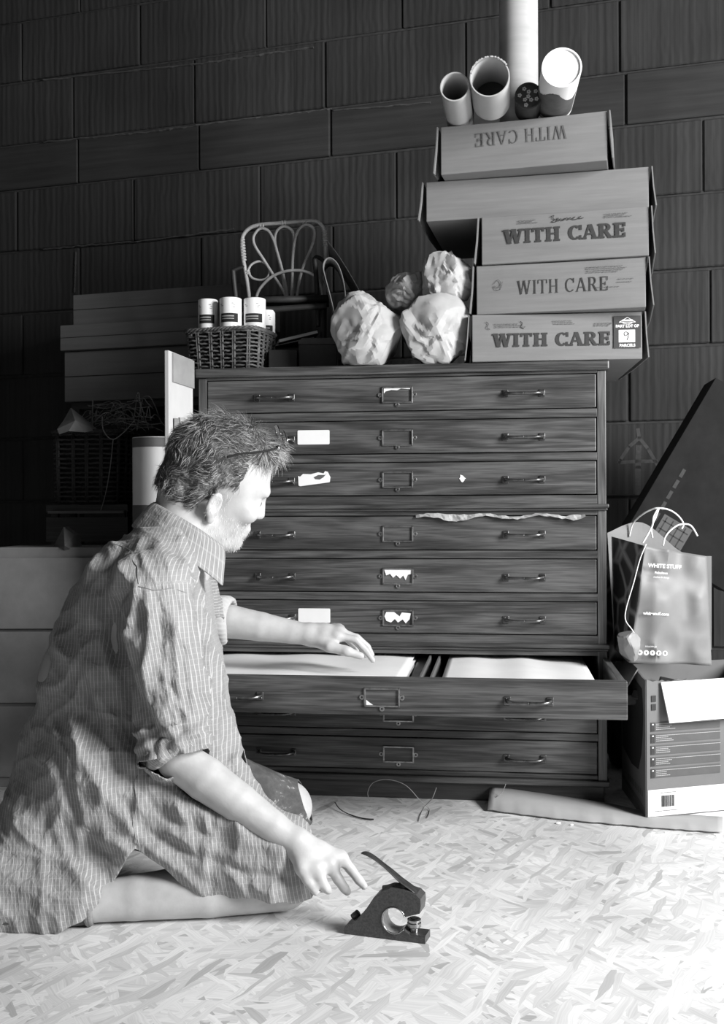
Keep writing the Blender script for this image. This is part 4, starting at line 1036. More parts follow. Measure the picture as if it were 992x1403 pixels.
# ---------------- cardboard sheet on the floor ----------------
bm = BM()
top = [(672, 1096), (720, 1100), (780, 1104), (835, 1108), (900, 1118), (990, 1124)]; bot_ = [(668, 1112), (720, 1119), (780, 1126), (835, 1131), (900, 1137), (990, 1143)]
n = 40; A_ = []; B_ = []; C_ = []
def lerp_path(pts, f):
    x = pts[0][0]+(pts[-1][0]-pts[0][0])*f
    for a, b2 in zip(pts, pts[1:]):
        if a[0] <= x <= b2[0]+1e-6: return (x, a[1]+(b2[1]-a[1])*(x-a[0])/(b2[0]-a[0]))
    return pts[-1]
for k in range(n+1):
    f = k/n; p0 = FL(*lerp_path(top, f)); p1 = FL(*lerp_path(bot_, f)); lift = .028*max(0, 1-f*1.6)
    A_.append(bm.verts.new(p0+Vector((0, 0, .006+lift)))); C_.append(bm.verts.new(p0.lerp(p1, .45)+Vector((0, 0, .008+lift*.6)))); B_.append(bm.verts.new(p1+Vector((0, random.uniform(-.003, .003), .004))))
for k in range(n): bm.faces.new((A_[k], A_[k+1], C_[k+1], C_[k])); bm.faces.new((C_[k], C_[k+1], B_[k+1], B_[k]))
o = obj('cardboard_sheet', bm, mat('floor_card', .34, .42, .8, (6, 6, 6)), smooth=True); o.modifiers.new('t', 'SOLIDIFY').thickness = .003
tag(o, 'flat torn cardboard strip lying on the floor along the chest plinth', 'cardboard')
for k, (x, y, s) in enumerate(((765, 1129, .004), (783, 1131, .003), (912, 1141, .002))):
    bm = BM(); c = FL(x, y); bmesh.ops.create_icosphere(bm, subdivisions=2, radius=s)
    for v in bm.verts: v.co = Vector((v.co.x*1.6, v.co.y*random.uniform(.8, 1.3), v.co.z*random.uniform(.5, .9)+s*.6))+c
    tag(obj('paper_crumb', bm, M_paper), ['larger white crumb at the middle of the floor cardboard edge', 'white crumb just right of the larger one by the cardboard', 'tiny white crumb at the far right by the cardboard'][k], 'crumb', 'white crumbs by the cardboard strip')
# raffia loop on the floor, and dark twig
bm = BM()
q = [FL(506, 1098)+Vector((0, 0, .003))]+[P(x, y, Y) for x, y, Y in ((504, 1085, 2.66), (512, 1072, 2.64), (532, 1068, 2.62), (556, 1076, 2.6), (575, 1096, 2.6))]+[FL(588, 1110)+Vector((0, 0, .003)), FL(586, 1122)+Vector((0, 0, .003))]
tube(bm, smooth_path(q, 8), .0009, 5); tube(bm, smooth_path([P(598, 1079, 2.6), P(592, 1094, 2.6), FL(582, 1106)+Vector((0, 0, .002)), FL(576, 1118)+Vector((0, 0, .002)), FL(574, 1126)+Vector((0, 0, .002))], 6), .0009, 5)
tag(obj('raffia_loop', bm, mat('raffia_floor', .25, .35, .6), smooth=True), 'thin looping strand of raffia on the floor in front of the plinth', 'string')
bm = BM(); q = [FL(x, y)+Vector((0, 0, h_)) for x, y, h_ in ((459, 1106, .012), (466, 1112, .006), (480, 1118, .003), (497, 1123, .003), (512, 1125, .004))]
tube(bm, smooth_path(q, 6), [.0012]*12+[.0018]*13, 6)
tag(obj('dark_twig', bm, M_dark, smooth=True), 'short thin dark twig on the floor left of the raffia loop', 'twig')
bm = BM(); tube(bm, smooth_path([P(*q, 2.64) for q in ((693, 1074), (688, 1086), (680, 1092))]+[FL(672, 1100)+Vector((0, 0, .003))], 5), .0008, 5)
tag(obj('raffia_wisp', bm, bpy.data.materials['raffia_floor'], smooth=True), 'short raffia wisp curling up by the left end of the cardboard strip', 'string')

# ---------------- bullnose plane (tool) ----------------
pa = FL(474, 1280); pb = FL(584, 1294)
dv = (pb-pa); LT = dv.length; rz = math.atan2(dv.y, dv.x)
tool = thing('shoulder_plane', 'small cast iron hand plane with a round hole and raised lever, on the floor', 'hand plane', (pa.x, pa.y, 0), rz)
W2 = .0175      # half width
def tz(zx, zy):   # crop pixel -> local x, z on the near face plane
    px, py = 340+zx*.3024, 1060+zy*.3024
    d = P(px, py, 1.0)-Vector((0, 0, H)); nrm = Vector((math.sin(-rz)*-1, -math.cos(rz), 0)); nrm = Vector((math.sin(rz), -math.cos(rz), 0))
    t_ = (Vector((pa.x, pa.y, 0))-Vector((0, 0, H))).dot(nrm)/d.dot(nrm); w_ = Vector((0, 0, H))+d*t_
    l = Matrix.Rotation(-rz, 4, 'Z') @ (w_-Vector((pa.x, pa.y, 0))); return (l.x, l.z)
outl = [tz(*q) for q in ((440, 735), (432, 712), (440, 690), (470, 680), (500, 655), (540, 605), (570, 560), (600, 535), (640, 522), (700, 530), (760, 550), (780, 570), (782, 600), (775, 645))]
# body with an open round cut at its front, made as outline plus hole arc
hc = tz(660, 665); hr = abs(tz(712, 665)[0]-hc[0])*1.02
arc = []
for k in range(26):
    a = .35+(2*PI-1.0)*k/25; arc.append((hc[0]+hr*math.cos(a), hc[1]+hr*1.08*math.sin(a)))
zsole = .0115
zsole = .0115
outer = outl+[(0.001, .0005), (LT-.002, .0005), (LT-.002, zsole), (tz(715, 700)[0], zsole), (tz(715, 660)[0], tz(715, 650)[1])]
def hit(a):
    dx, dz = math.cos(a), math.sin(a); best = None
    for (x0, z0), (x1, z1) in zip(outer, outer[1:]+outer[:1]):
        ex, ez = x1-x0, z1-z0; den = dx*ez-dz*ex
        if abs(den) < 1e-12: continue
        t_ = ((x0-hc[0])*ez-(z0-hc[1])*ex)/den; s_2 = ((x0-hc[0])*dz-(z0-hc[1])*dx)/den
        if t_ > 0 and -1e-6 <= s_2 <= 1+1e-6 and (best is None or t_ > best): best = t_
    return (hc[0]+dx*best, hc[1]+dz*best)
angs = sorted([.35+(2*PI-1.0)*k/70 for k in range(71)]+[math.atan2(z-hc[1], x-hc[0]) % (2*PI) for x, z in outl+[(0.001, .0005)] if .36 < math.atan2(z-hc[1], x-hc[0]) % (2*PI) < 5.6])
bm = BM(); cols = []
for a in angs:
    o_ = hit(a); i_ = (hc[0]+hr*math.cos(a), hc[1]+hr*1.08*math.sin(a)); i_ = (i_[0], max(i_[1], .002)); 
    cols.append([bm.verts.new((x, y, max(z, .0004))) for (x, z), y in ((o_, 0), (i_, 0), (i_, 2*W2), (o_, 2*W2))])
for A_, B_ in zip(cols, cols[1:]):
    for k in range(4): bm.faces.new((A_[k], B_[k], B_[(k+1) % 4], A_[(k+1) % 4]))
bm.faces.new(cols[0]); bm.faces.new(cols[-1][::-1])
x_ = hc[0]+hr*.3; box(bm, x_, LT-.002, .0001, 2*W2-.0001, .0004, zsole)
obj('body', bm, M_iron, tool)
bm = BM()
tube(bm, [Vector((x, -.0005, z)) for x, z in arc], .0014, 6); obj('polished_edge', bm, M_steel, tool, smooth=True)
bm = BM(); Mh = mat('machined_bore', .35, .55, .35, (90, 90, 90), metal=.5); cxh, czh = hc
ring = [[bm.verts.new((cxh+(x-cxh)*.985, y, czh+(z-czh)*.985)) for y in (-.0004, .003, 2*W2)] for x, z in arc]
for a_, b_2 in zip(ring, ring[1:]):
    for k in range(2): bm.faces.new((a_[k], b_2[k], b_2[k+1], a_[k+1]))
obj('bore_lining', bm, Mh, tool, smooth=True)
bm = BM(); box(bm, tz(690, 722)[0], LT-.002, .002, 2*W2-.002, zsole, zsole+.0015); obj('toe_face', bm, mat('dull_steel', .12, .2, .35, (90, 90, 90), metal=.8), tool)
kx = tz(740, 700)[0]
bm = BM(); lathe(bm, [(.0001, .024), (.006, .0245), (.0095, .024), (.0118, .0225), (.0118, .0195), (.0095, .0185), (.0095, .0175), (.0122, .0165), (.0122, .0105), (.0095, .0085), (.0085, .002), (.0085, 0)], 28, MT((kx, W2, zsole))); obj('adjusting_knob', bm, M_steel, tool, sharp=40)
bm = BM(); lathe(bm, [(.0001, .0252), (.0062, .0252)], 16, MT((kx, W2, zsole))); obj('knob_recess', bm, M_dark, tool)
# lever cap: long bar from the front shoulder up and back, ending in a rounded spoon
c1 = [tz(*q) for q in ((785, 585), (735, 535), (680, 500), (635, 455), (600, 428), (560, 395), (520, 372), (497, 372))]
bm = BM(); secs = []
wd = [.010, .0125, .0125, .0105, .008, .0095, .0115, .006]; th = [.004, .004, .004, .0032, .0026, .0022, .002, .0014]
for i, (x, z) in enumerate(c1):
    a = c1[max(i-1, 0)]; b2 = c1[min(i+1, len(c1)-1)]; dx, dz = b2[0]-a[0], b2[1]-a[1]; l = math.hypot(dx, dz); nx, nz = -dz/l, dx/l
    if nz < 0: nx, nz = -nx, -nz
    r_ = []
    for (s, o_) in ((-1, 0), (-.75, 1), (.75, 1), (1, 0), (.75, -1), (-.75, -1)): r_.append(bm.verts.new((x+nx*th[i]*o_*.6, W2+s*wd[i], z+nz*th[i]*o_*.6)))
    secs.append(r_)
for A_, B_ in zip(secs, secs[1:]):
    for k in range(6): bm.faces.new((A_[k], A_[(k+1) % 6], B_[(k+1) % 6], B_[k]))
bm.faces.new(secs[0]); bm.faces.new(secs[-1][::-1])
o = obj('lever_cap', bm, mat('lever_metal', .08, .16, .35, (80, 80, 80), metal=.8), tool, smooth=True); md = o.modifiers.new('s', 'SUBSURF'); md.levels = md.render_levels = 2
bm = BM(); q0, q1 = tz(735, 545), tz(690, 520); tube(bm, [Vector((tz(600, 540)[0], W2, tz(600, 545)[1]+.002)), Vector((tz(700, 535)[0], W2, tz(700, 535)[1]+.004))], .007, 10); obj('wedge', bm, M_iron, tool, smooth=True)
bm = BM(); q0 = tz(470, 660); tube(bm, [Vector((q0[0]-.004, W2, q0[1]-.003)), Vector((q0[0]+.006, W2, q0[1]+.006))], .006, 10); obj('heel_screw', bm, M_iron, tool, smooth=True)
# ---------------- implicit surface tools ----------------
class Field:
    def __init__(s, lo, hi, h):
        s.h = h; s.lo = np.array(lo, float); n = np.ceil((np.array(hi)-s.lo)/h).astype(int)+1
        s.n = n; s.F = np.full(n, .5, dtype=np.float32)
        s.ax = [s.lo[i]+h*np.arange(n[i]) for i in range(3)]
    def sub(s, a, b):
        i0 = np.clip(((np.array(a)-s.lo)/s.h).astype(int), 0, s.n); i1 = np.clip(((np.array(b)-s.lo)/s.h).astype(int)+2, 0, s.n)
        sl = tuple(slice(i0[k], i1[k]) for k in range(3))
        X = s.ax[0][sl[0]][:, None, None]; Y = s.ax[1][sl[1]][None, :, None]; Z = s.ax[2][sl[2]][None, None, :]
        return sl, X, Y, Z
    def blend(s, sl, d, k, op='+'):
        A = s.F[sl]
        if op == '+':
            hh = np.clip(.5+.5*(A-d)/k, 0, 1) if k > 0 else (d < A).astype(np.float32); s.F[sl] = A*(1-hh)+d*hh-k*hh*(1-hh)
        else:
            d = -d; hh = np.clip(.5-.5*(A-d)/k, 0, 1); s.F[sl] = A*(1-hh)+d*hh+k*hh*(1-hh)
    def cap(s, a, b, r1, r2, k=.01, op='+', flat=None):
        a = np.array(a, float); b = np.array(b, float); m = max(r1, r2)*(1.0 if flat is None else max(1, flat[1]))+k+.015
        sl, X, Y, Z = s.sub(np.minimum(a, b)-m, np.maximum(a, b)+m)
        ab = b-a; L = max(ab@ab, 1e-12); t = np.clip(((X-a[0])*ab[0]+(Y-a[1])*ab[1]+(Z-a[2])*ab[2])/L, 0, 1)
        dx, dy, dz = X-a[0]-t*ab[0], Y-a[1]-t*ab[1], Z-a[2]-t*ab[2]
        if flat is not None:                    # (axis, factor): widen along an axis
            ax_, f = np.array(flat[0], float), flat[1]; ax_ /= np.linalg.norm(ax_); q = dx*ax_[0]+dy*ax_[1]+dz*ax_[2]; g = (1/f-1)
            dx, dy, dz = dx+q*g*ax_[0], dy+q*g*ax_[1], dz+q*g*ax_[2]
        s.blend(sl, (np.sqrt(dx*dx+dy*dy+dz*dz)-(r1+(r2-r1)*t)).astype(np.float32), k, op)
    def ell(s, c, R, rad, k=.01, op='+'):       # R: 3x3 rows = local axes
        c = np.array(c, float); rad = np.array(rad, float); m = rad.max()+k+.015; sl, X, Y, Z = s.sub(c-m, c+m); R = np.array(R, float)
        X, Y, Z = X-c[0], Y-c[1], Z-c[2]; q = [(X*R[i][0]+Y*R[i][1]+Z*R[i][2])/rad[i] for i in range(3)]
        k0 = np.sqrt(q[0]**2+q[1]**2+q[2]**2); k1 = np.sqrt((q[0]/rad[0])**2+(q[1]/rad[1])**2+(q[2]/rad[2])**2)+1e-6
        s.blend(sl, (k0*(k0-1)/k1).astype(np.float32), k, op)
    def chain(s, pts, rs, k=.008, kk=None, flat=None):
        for i in range(len(pts)-1): s.cap(pts[i], pts[i+1], rs[i], rs[i+1], k if (kk is None or i) else kk, flat=flat)
    def mesh(s):
        F = s.F; I = F < 0; n = s.n
        occ = np.zeros(tuple(n-1), np.int8)
        for dx in (0, 1):
            for dy in (0, 1):
                for dz in (0, 1): occ += I[dx:n[0]-1+dx, dy:n[1]-1+dy, dz:n[2]-1+dz]
        act = np.argwhere((occ > 0) & (occ < 8)); idx = -np.ones(tuple(n-1), np.int64); idx[act[:, 0], act[:, 1], act[:, 2]] = np.arange(len(act))
        acc = np.zeros((len(act), 3)); cnt = np.zeros(len(act))
        cor = [(0, 0, 0), (1, 0, 0), (0, 1, 0), (1, 1, 0), (0, 0, 1), (1, 0, 1), (0, 1, 1), (1, 1, 1)]
        for a in range(8):
            for b in range(a+1, 8):
                ca, cb = np.array(cor[a]), np.array(cor[b])
                if np.abs(ca-cb).sum() != 1: continue
                fa = F[tuple((act+ca).T)]; fb = F[tuple((act+cb).T)]; m = (fa < 0) != (fb < 0)
                t = fa[m]/(fa[m]-fb[m]); acc[m] += ca+(cb-ca)*t[:, None]; cnt[m] += 1
        V = s.lo+(act+acc/cnt[:, None])*s.h; faces = []
        for ax in range(3):
            e = [0, 0, 0]; e[ax] = 1; o1, o2 = [(1, 2), (2, 0), (0, 1)][ax]
            A = I[:n[0]-e[0], :n[1]-e[1], :n[2]-e[2]]; B = I[e[0]:, e[1]:, e[2]:]; cr_ = np.argwhere(A != B)
            cr_ = cr_[(cr_[:, o1] > 0) & (cr_[:, o2] > 0) & (cr_[:, o1] < n[o1]-1) & (cr_[:, o2] < n[o2]-1)]
            ins = A[tuple(cr_.T)]; d1 = np.zeros(3, int); d1[o1] = 1; d2 = np.zeros(3, int); d2[o2] = 1
            q = np.stack([idx[tuple((cr_-d1-d2).T)], idx[tuple((cr_-d2).T)], idx[tuple(cr_.T)], idx[tuple((cr_-d1).T)]], 1)
            q[~ins] = q[~ins][:, ::-1]; faces.append(q)
        return V, np.concatenate(faces)
def relax(V, Fc, it=2, lam=.5):
    for _ in range(it):
        acc = np.zeros_like(V); c = np.zeros(len(V))
        for i in range(4):
            a, b = Fc[:, i], Fc[:, (i+1) % 4]
            np.add.at(acc, a, V[b]); np.add.at(acc, b, V[a]); np.add.at(c, a, 1); np.add.at(c, b, 1)
        V = V+lam*(acc/np.maximum(c, 1)[:, None]-V)
    return V
def vnormals(V, T):
    nrm = np.zeros_like(V); fn = np.cross(V[T[:, 1]]-V[T[:, 0]], V[T[:, 2]]-V[T[:, 0]])
    for i in range(T.shape[1]): np.add.at(nrm, T[:, i], fn)
    return nrm/np.maximum(np.linalg.norm(nrm, axis=1)[:, None], 1e-12)
def pymesh(name, V, Fc, m, parent, uv=None, smooth=True):
    me = bpy.data.meshes.new(name); me.from_pydata([tuple(v) for v in V], [], [tuple(int(i) for i in f) for f in Fc])
    if uv is not None:
        l = me.uv_layers.new(name='UVMap'); li = np.empty(len(me.loops), np.int64); me.loops.foreach_get('vertex_index', li); l.data.foreach_set('uv', uv[li].astype(np.float32).ravel())
    me.update(); return link(name, me, m, parent, smooth)
def clip_mesh(V, T, g, attrs):
    """keep g>0 of a triangle mesh, cutting edges cleanly; attrs is a list of per-vertex arrays"""
    keep = g > 0; k3 = keep[T]; s = k3.sum(1); out = [T[s == 3]]; newV = []; newA = [[] for _ in attrs]; cache = {}; base = len(V)
    def cut(a, b):
        key = (min(a, b), max(a, b))
        if key not in cache:
            t = g[a]/(g[a]-g[b]); cache[key] = base+len(newV); newV.append(V[a]+(V[b]-V[a])*t)
            for i, A in enumerate(attrs): newA[i].append(A[a]+(A[b]-A[a])*t)
        return cache[key]
    extra = []
    for tri, kk in zip(T[(s > 0) & (s < 3)], k3[(s > 0) & (s < 3)]):
        tri = list(tri); kk = list(kk)
        while not (kk[0] and not kk[2]) : tri = tri[1:]+tri[:1]; kk = kk[1:]+kk[:1]
        a, b, c = tri
        if kk[1]: ac, bc = cut(a, c), cut(b, c); extra += [(a, b, bc), (a, bc, ac)]
        else: ab, ac = cut(a, b), cut(a, c); extra.append((a, ab, ac))
    if newV: V = np.vstack([V, np.array(newV)]); attrs = [np.concatenate([A, np.array(B)]) for A, B in zip(attrs, newA)]
    if extra: out.append(np.array(extra))
    T = np.concatenate(out); u, inv_ = np.unique(T, return_inverse=True); return V[u], inv_.reshape(T.shape), [A[u] for A in attrs]
def tris(Q): return np.concatenate([Q[:, [0, 1, 2]], Q[:, [0, 2, 3]]])
def proj(V):
    Y = V[:, 1]; ux = V[:, 0]*F/Y; uy = -(V[:, 2]-H)*F/Y
    return CX+ux*cr+uy*sr, CY-ux*sr+uy*cr
def npv(v): return np.array([v.x, v.y, v.z])
def PN(x, y, Y): return npv(P(x, y, Y))

# ---------------- the kneeling man ----------------
man_loc = (-.45, 2.1, 0)
man = thing('person', 'grey-haired man in a checked shirt kneeling and reaching into the open drawer', 'person', man_loc)
ML = np.array(man_loc)
M_skin, ntS, bS = newmat('skin')
nS = N(ntS, 'ShaderNodeTexNoise', inp={'Vector': coords(ntS, (30, 30, 30), rnd=False), 'Scale': 1.0, 'Detail': 4})
ntS.links.new(ramp(ntS, nS.outputs[0], [(.3, .44), (.7, .54)]), bS.inputs['Base Color']); bS.inputs['Roughness'].default_value = .5
bS.inputs['Subsurface Weight'].default_value = .12; bS.inputs['Subsurface Radius'].default_value = (.006, .006, .006)
nS2 = N(ntS, 'ShaderNodeTexNoise', inp={'Vector': coords(ntS, (260, 260, 260), rnd=False), 'Scale': 1.0, 'Detail': 3}); bump(ntS, bS, nS2.outputs[0], .25, .0008)

# joints
J = dict(kn=PN(388, 1207, 1.955), an=PN(118, 1246, 1.905), hipn=np.array([-.50, 2.04, .225]), knf=PN(392, 1112, 2.34), anf=np.array([-.55, 2.3, .05]), hipf=np.array([-.50, 2.22, .225]),
         pel=np.array([-.53, 2.12, .24]), waist=np.array([-.51, 2.13, .40]), chest=PN(192, 860, 2.15), neck=PN(242, 742, 2.19), shn=PN(212, 805, 1.985), shf=PN(235, 790, 2.34),
         eln=PN(243, 1040, 1.935), wrn=PN(398, 1150, 1.90), elf=PN(282, 846, 2.48), wrf=PN(420, 869, 2.46))
HB = PN(292, 668, 2.21)                                                       # head centre at ear level
ya, pt_ = math.radians(21), math.radians(23)
hf = np.array([math.cos(ya)*math.cos(pt_), math.sin(ya)*math.cos(pt_), -math.sin(pt_)]); hr_ = np.array([math.sin(ya), -math.cos(ya), 0.0]); hu = np.cross(hr_, hf)
roll_ = math.radians(15); hr_, hu = hr_*math.cos(roll_)+hu*math.sin(roll_)*-1, hu*math.cos(roll_)+hr_*math.sin(roll_)
SC = 1.08
def hd(f, r, u): return HB+(hf*f+hr_*r+hu*u)*SC
HR = [hf, hr_, hu]
B = Field((-.80, 1.72, -.02), (.10, 2.66, 1.02), .0042)
# head
B.ell(hd(-.008, 0, .045), HR, np.array([.098, .074, .085])*SC)
B.ell(hd(.035, 0, .02), HR, np.array([.062, .062, .09])*SC, .02)
B.ell(hd(.045, 0, -.045), HR, np.array([.048, .052, .06])*SC, .03)            # jaw
B.ell(hd(.078, 0, -.083), HR, np.array([.022, .026, .02])*SC, .02)            # chin
B.cap(hd(.088, -.03, .036), hd(.088, .03, .036), .012*SC, .012*SC, .014)      # brow
B.cap(hd(.094, 0, .028), hd(.107, 0, -.012), .007*SC, .0105*SC, .010)         # nose
for s in (-1, 1):
    B.ell(hd(.100, s*.011, -.014), HR, np.array([.009, .008, .008])*SC, .006)
    B.ell(hd(.090, s*.033, .014), HR, np.array([.014, .017, .010])*SC, .008, '-')   # eye socket
    B.ell(hd(.080, s*.032, .013), HR, np.array([.0125, .0135, .012])*SC, .003)  # lids
    B.ell(hd(.072, s*.045, -.012), HR, np.array([.022, .018, .02])*SC, .015)  # cheek
    B.cap(hd(-.004, s*.052, -.055), hd(.055, s*.03, -.088), .016*SC, .012*SC, .02)  # jawline
B.cap(hd(.094, -.018, -.046), hd(.094, .018, -.046), .007*SC, .007*SC, .006); B.cap(hd(.091, -.016, -.058), hd(.091, .016, -.058), .008*SC, .008*SC, .005)
for s in (-1, 1):                                                              # ears
    er = [np.array(hf)*.93-np.array(hr_)*s*.35, np.array(hr_)*s*.93+np.array(hf)*.35, hu]
    er = [np.array(v)/np.linalg.norm(v) for v in er]
    c = hd(.0, s*.078, -.018); B.ell(c, er, np.array([.0165, .0075, .027])*SC, .004)
    B.ell(c+er[1]*.0075*SC+er[0]*.002+er[2]*.003, er, np.array([.0105, .0085, .0175])*SC, .002, '-')
    B.ell(hd(.006, s*.075, -.046), er, np.array([.009, .006, .010])*SC, .004)
# neck and torso (mostly under the shirt)
B.cap(J['neck']-np.array([0, 0, .03]), hd(-.045, 0, -.03), .062, .056, .02); B.cap(J['neck'], hd(.0, 0, -.05), .052, .05, .03)
B.cap(J['chest'], J['neck']-np.array([0, 0, .05]), .12, .07, .03); B.cap(J['waist'], J['chest'], .13, .125, .03); B.cap(J['pel'], J['waist'], .13, .13, .03)
for a, b in (('shn', 'neck'), ('shf', 'neck')): B.cap(J[a], J[b], .052, .055, .03)
# legs
B.cap(J['pel'], J['hipn'], .11, .10, .03); B.cap(J['hipn'], J['kn']+np.array([0, 0, .03]), .085, .056, .02); B.cap(J['pel'], J['hipf'], .11, .1, .03); B.cap(J['hipf'], J['knf']+np.array([0, 0, .01]), .085, .058, .02)
def leg(k, a, toe):
    k, a = J[k], J[a]; d = k-a; m1 = a+d*.62; m2 = a+d*.25
    B.chain([k, m1+np.array([0, 0, -.0]), m2, a], [.052, .049, .040, .034], .004); B.chain([a, a+toe*.5, a+toe], [.033, .032, .026], .012)
J['kn'][2] = .056; J['an'][2] = .036
leg('kn', 'an', np.array([-.17, -.02, -.01])); leg('knf', 'anf', np.array([-.17, .02, -.01]))
# arms
B.chain([J['shn'], J['shn']*.5+J['eln']*.5, J['eln']], [.056, .046, .038], .02)
fa = J['wrn']-J['eln']
B.chain([J['eln'], J['eln']+fa*.25, J['eln']+fa*.55, J['eln']+fa*.85, J['wrn']], [.037, .0395, .035, .0285, .0255], .003)
B.chain([J['shf'], J['shf']*.5+J['elf']*.5, J['elf']], [.055, .045, .038], .02)
fb = J['wrf']-J['elf']
B.chain([J['elf'], J['elf']+fb*.25, J['elf']+fb*.55, J['elf']+fb*.85, J['wrf']], [.038, .039, .034, .0275, .025], .003)
# near hand: back of the hand up, fingers drooping over the floor
def hand(wr, knuck, fingers, thumb, rk=.0125, palm=.014):
    for kk_ in knuck: B.cap(wr, kk_, .021, rk, .012)
    for a, b in zip(knuck, knuck[1:]): B.cap(a, b, rk*1.0, rk*1.0, .008); B.cap(wr*.5+a*.5, wr*.5+b*.5, palm, palm, .012)
    for f, r0 in fingers: B.chain(f, [r0*1.08, r0*.98, r0*.9, r0*.78], .003, .008)
    B.chain(thumb[0], thumb[1], .006, .012)
wr = J['wrn']
kn_ = [PN(414, 1189, 1.868), PN(433, 1190, 1.872), PN(452, 1184, 1.885), PN(466, 1174, 1.905)]
hand(wr+np.array([.012, 0, -.006]), kn_,
     [([kn_[0], PN(420, 1205, 1.862), PN(429, 1217, 1.862), PN(433, 1223, 1.864)], .0090), ([kn_[1], PN(441, 1208, 1.866), PN(447, 1217, 1.868), PN(450, 1221, 1.871)], .0098),
      ([kn_[2], PN(463, 1204, 1.88), PN(472, 1217, 1.882), PN(476, 1222, 1.886)], .0100), ([kn_[3], PN(480, 1190, 1.905), PN(491, 1205, 1.908), PN(499, 1214, 1.912)], .0097)],
     ([wr+np.array([.03, .012, -.012]), PN(437, 1172, 1.94), PN(452, 1186, 1.955), PN(462, 1200, 1.96)], [.014, .0135, .0115, .009]))
wr = J['wrf']
kn_ = [PN(462, 872, 2.44), PN(465, 866, 2.46), PN(464, 863, 2.48), PN(458, 862, 2.50)]
hand(wr+np.array([.008, 0, .0]), kn_,
     [([kn_[0], PN(487, 876, 2.438), PN(502, 892, 2.436), PN(511, 905, 2.436)], .0092), ([kn_[1], PN(489, 874, 2.46), PN(503, 886, 2.462), PN(509, 897, 2.462)], .0096),
      ([kn_[2], PN(484, 876, 2.485), PN(496, 888, 2.488), PN(501, 898, 2.488)], .0092), ([kn_[3], PN(476, 876, 2.51), PN(486, 887, 2.512), PN(490, 895, 2.512)], .0082)],
     ([wr+np.array([.02, -.012, -.012]), PN(452, 886, 2.425), PN(475, 892, 2.415), PN(495, 899, 2.415)], [.0155, .0135, .0115, .0088]), rk=.0125, palm=.016)
V, Q = B.mesh(); V = relax(V, Q, 2, .5)
T = tris(Q); nr = vnormals(V, T)
# stubble / knuckle creases left to the material; tendons on the near hand
body = pymesh('body', V-ML, Q, M_skin, man)
del B
# ---- hair: cap plus strands
def ell_surf(): pass
Vh = V; rel = (Vh-HB)/SC; lf, lr, lu = rel@hf, rel@hr_, rel@hu
HF = Field(HB-.17, HB+.17, .004)
HF.ell(hd(-.012, 0, .050), HR, np.array([.103, .080, .091])*SC); HF.ell(hd(-.062, 0, -.02), HR, np.array([.044, .062, .062])*SC, .02)
HF.ell(hd(.03, 0, .105), HR, np.array([.060, .058, .034])*SC, .02)
for s in (-1, 1): HF.cap(hd(-.03, s*.070, .045), hd(-.035, s*.062, -.035), .014*SC, .012*SC, .012)
for s in (-1, 1): HF.cap(hd(.02, s*.066, .055), hd(.0, s*.072, .03), .012*SC, .007*SC, .01)
HV, HQ = HF.mesh(); HV = relax(HV, HQ, 2)
rel = (HV-HB)/SC; lf, lr, lu = rel@hf, rel@hr_, rel@hu
al = np.abs(lr)
g = np.minimum.reduce([np.maximum(lu-(.078+.0*lf)-np.clip(lf-.06, 0, 1)*.4, -(lf-(.030-.25*np.clip(al-.05, 0, 1)))), np.maximum(.0*lf+1, 1)])
g = np.where(lf > .03, lu-(.084-.35*np.clip(lf-.085, -1, 0)*0), np.where(lf > -.008, lu-(.030-(.03-lf)*.2), lu+.062+lf*.25)) 
hT = tris(HQ); nz = fbm(HV*70, 3)*.004+fbm(HV*28, 5)*.006; nh = vnormals(HV, hT); HV = HV+nh*nz[:, None]
g = g+fbm(HV*90, 9)*.006
M_hair, ntH, bH = newmat('grey_hair')
nH = N(ntH, 'ShaderNodeTexNoise', inp={'Vector': coords(ntH, (140, 140, 140), rnd=False), 'Scale': 1.0, 'Detail': 5}); nH2 = N(ntH, 'ShaderNodeTexNoise', inp={'Vector': coords(ntH, (16, 16, 16), rnd=False), 'Scale': 1.0})
mH = N(ntH, 'ShaderNodeMath', operation='MULTIPLY_ADD', inp={0: nH.outputs[0], 1: .6, 2: nH2.outputs[0]})
ntH.links.new(ramp(ntH, mH.outputs[0], [(.55, .025), (.85, .08), (1.05, .2)]), bH.inputs['Base Color']); bH.inputs['Roughness'].default_value = .55; bump(ntH, bH, nH.outputs[0], .8, .006)
hV, hT2, (g2,) = clip_mesh(HV, hT, g, [g])
hair = pymesh('hair', hV-ML, hT2, M_hair, man)
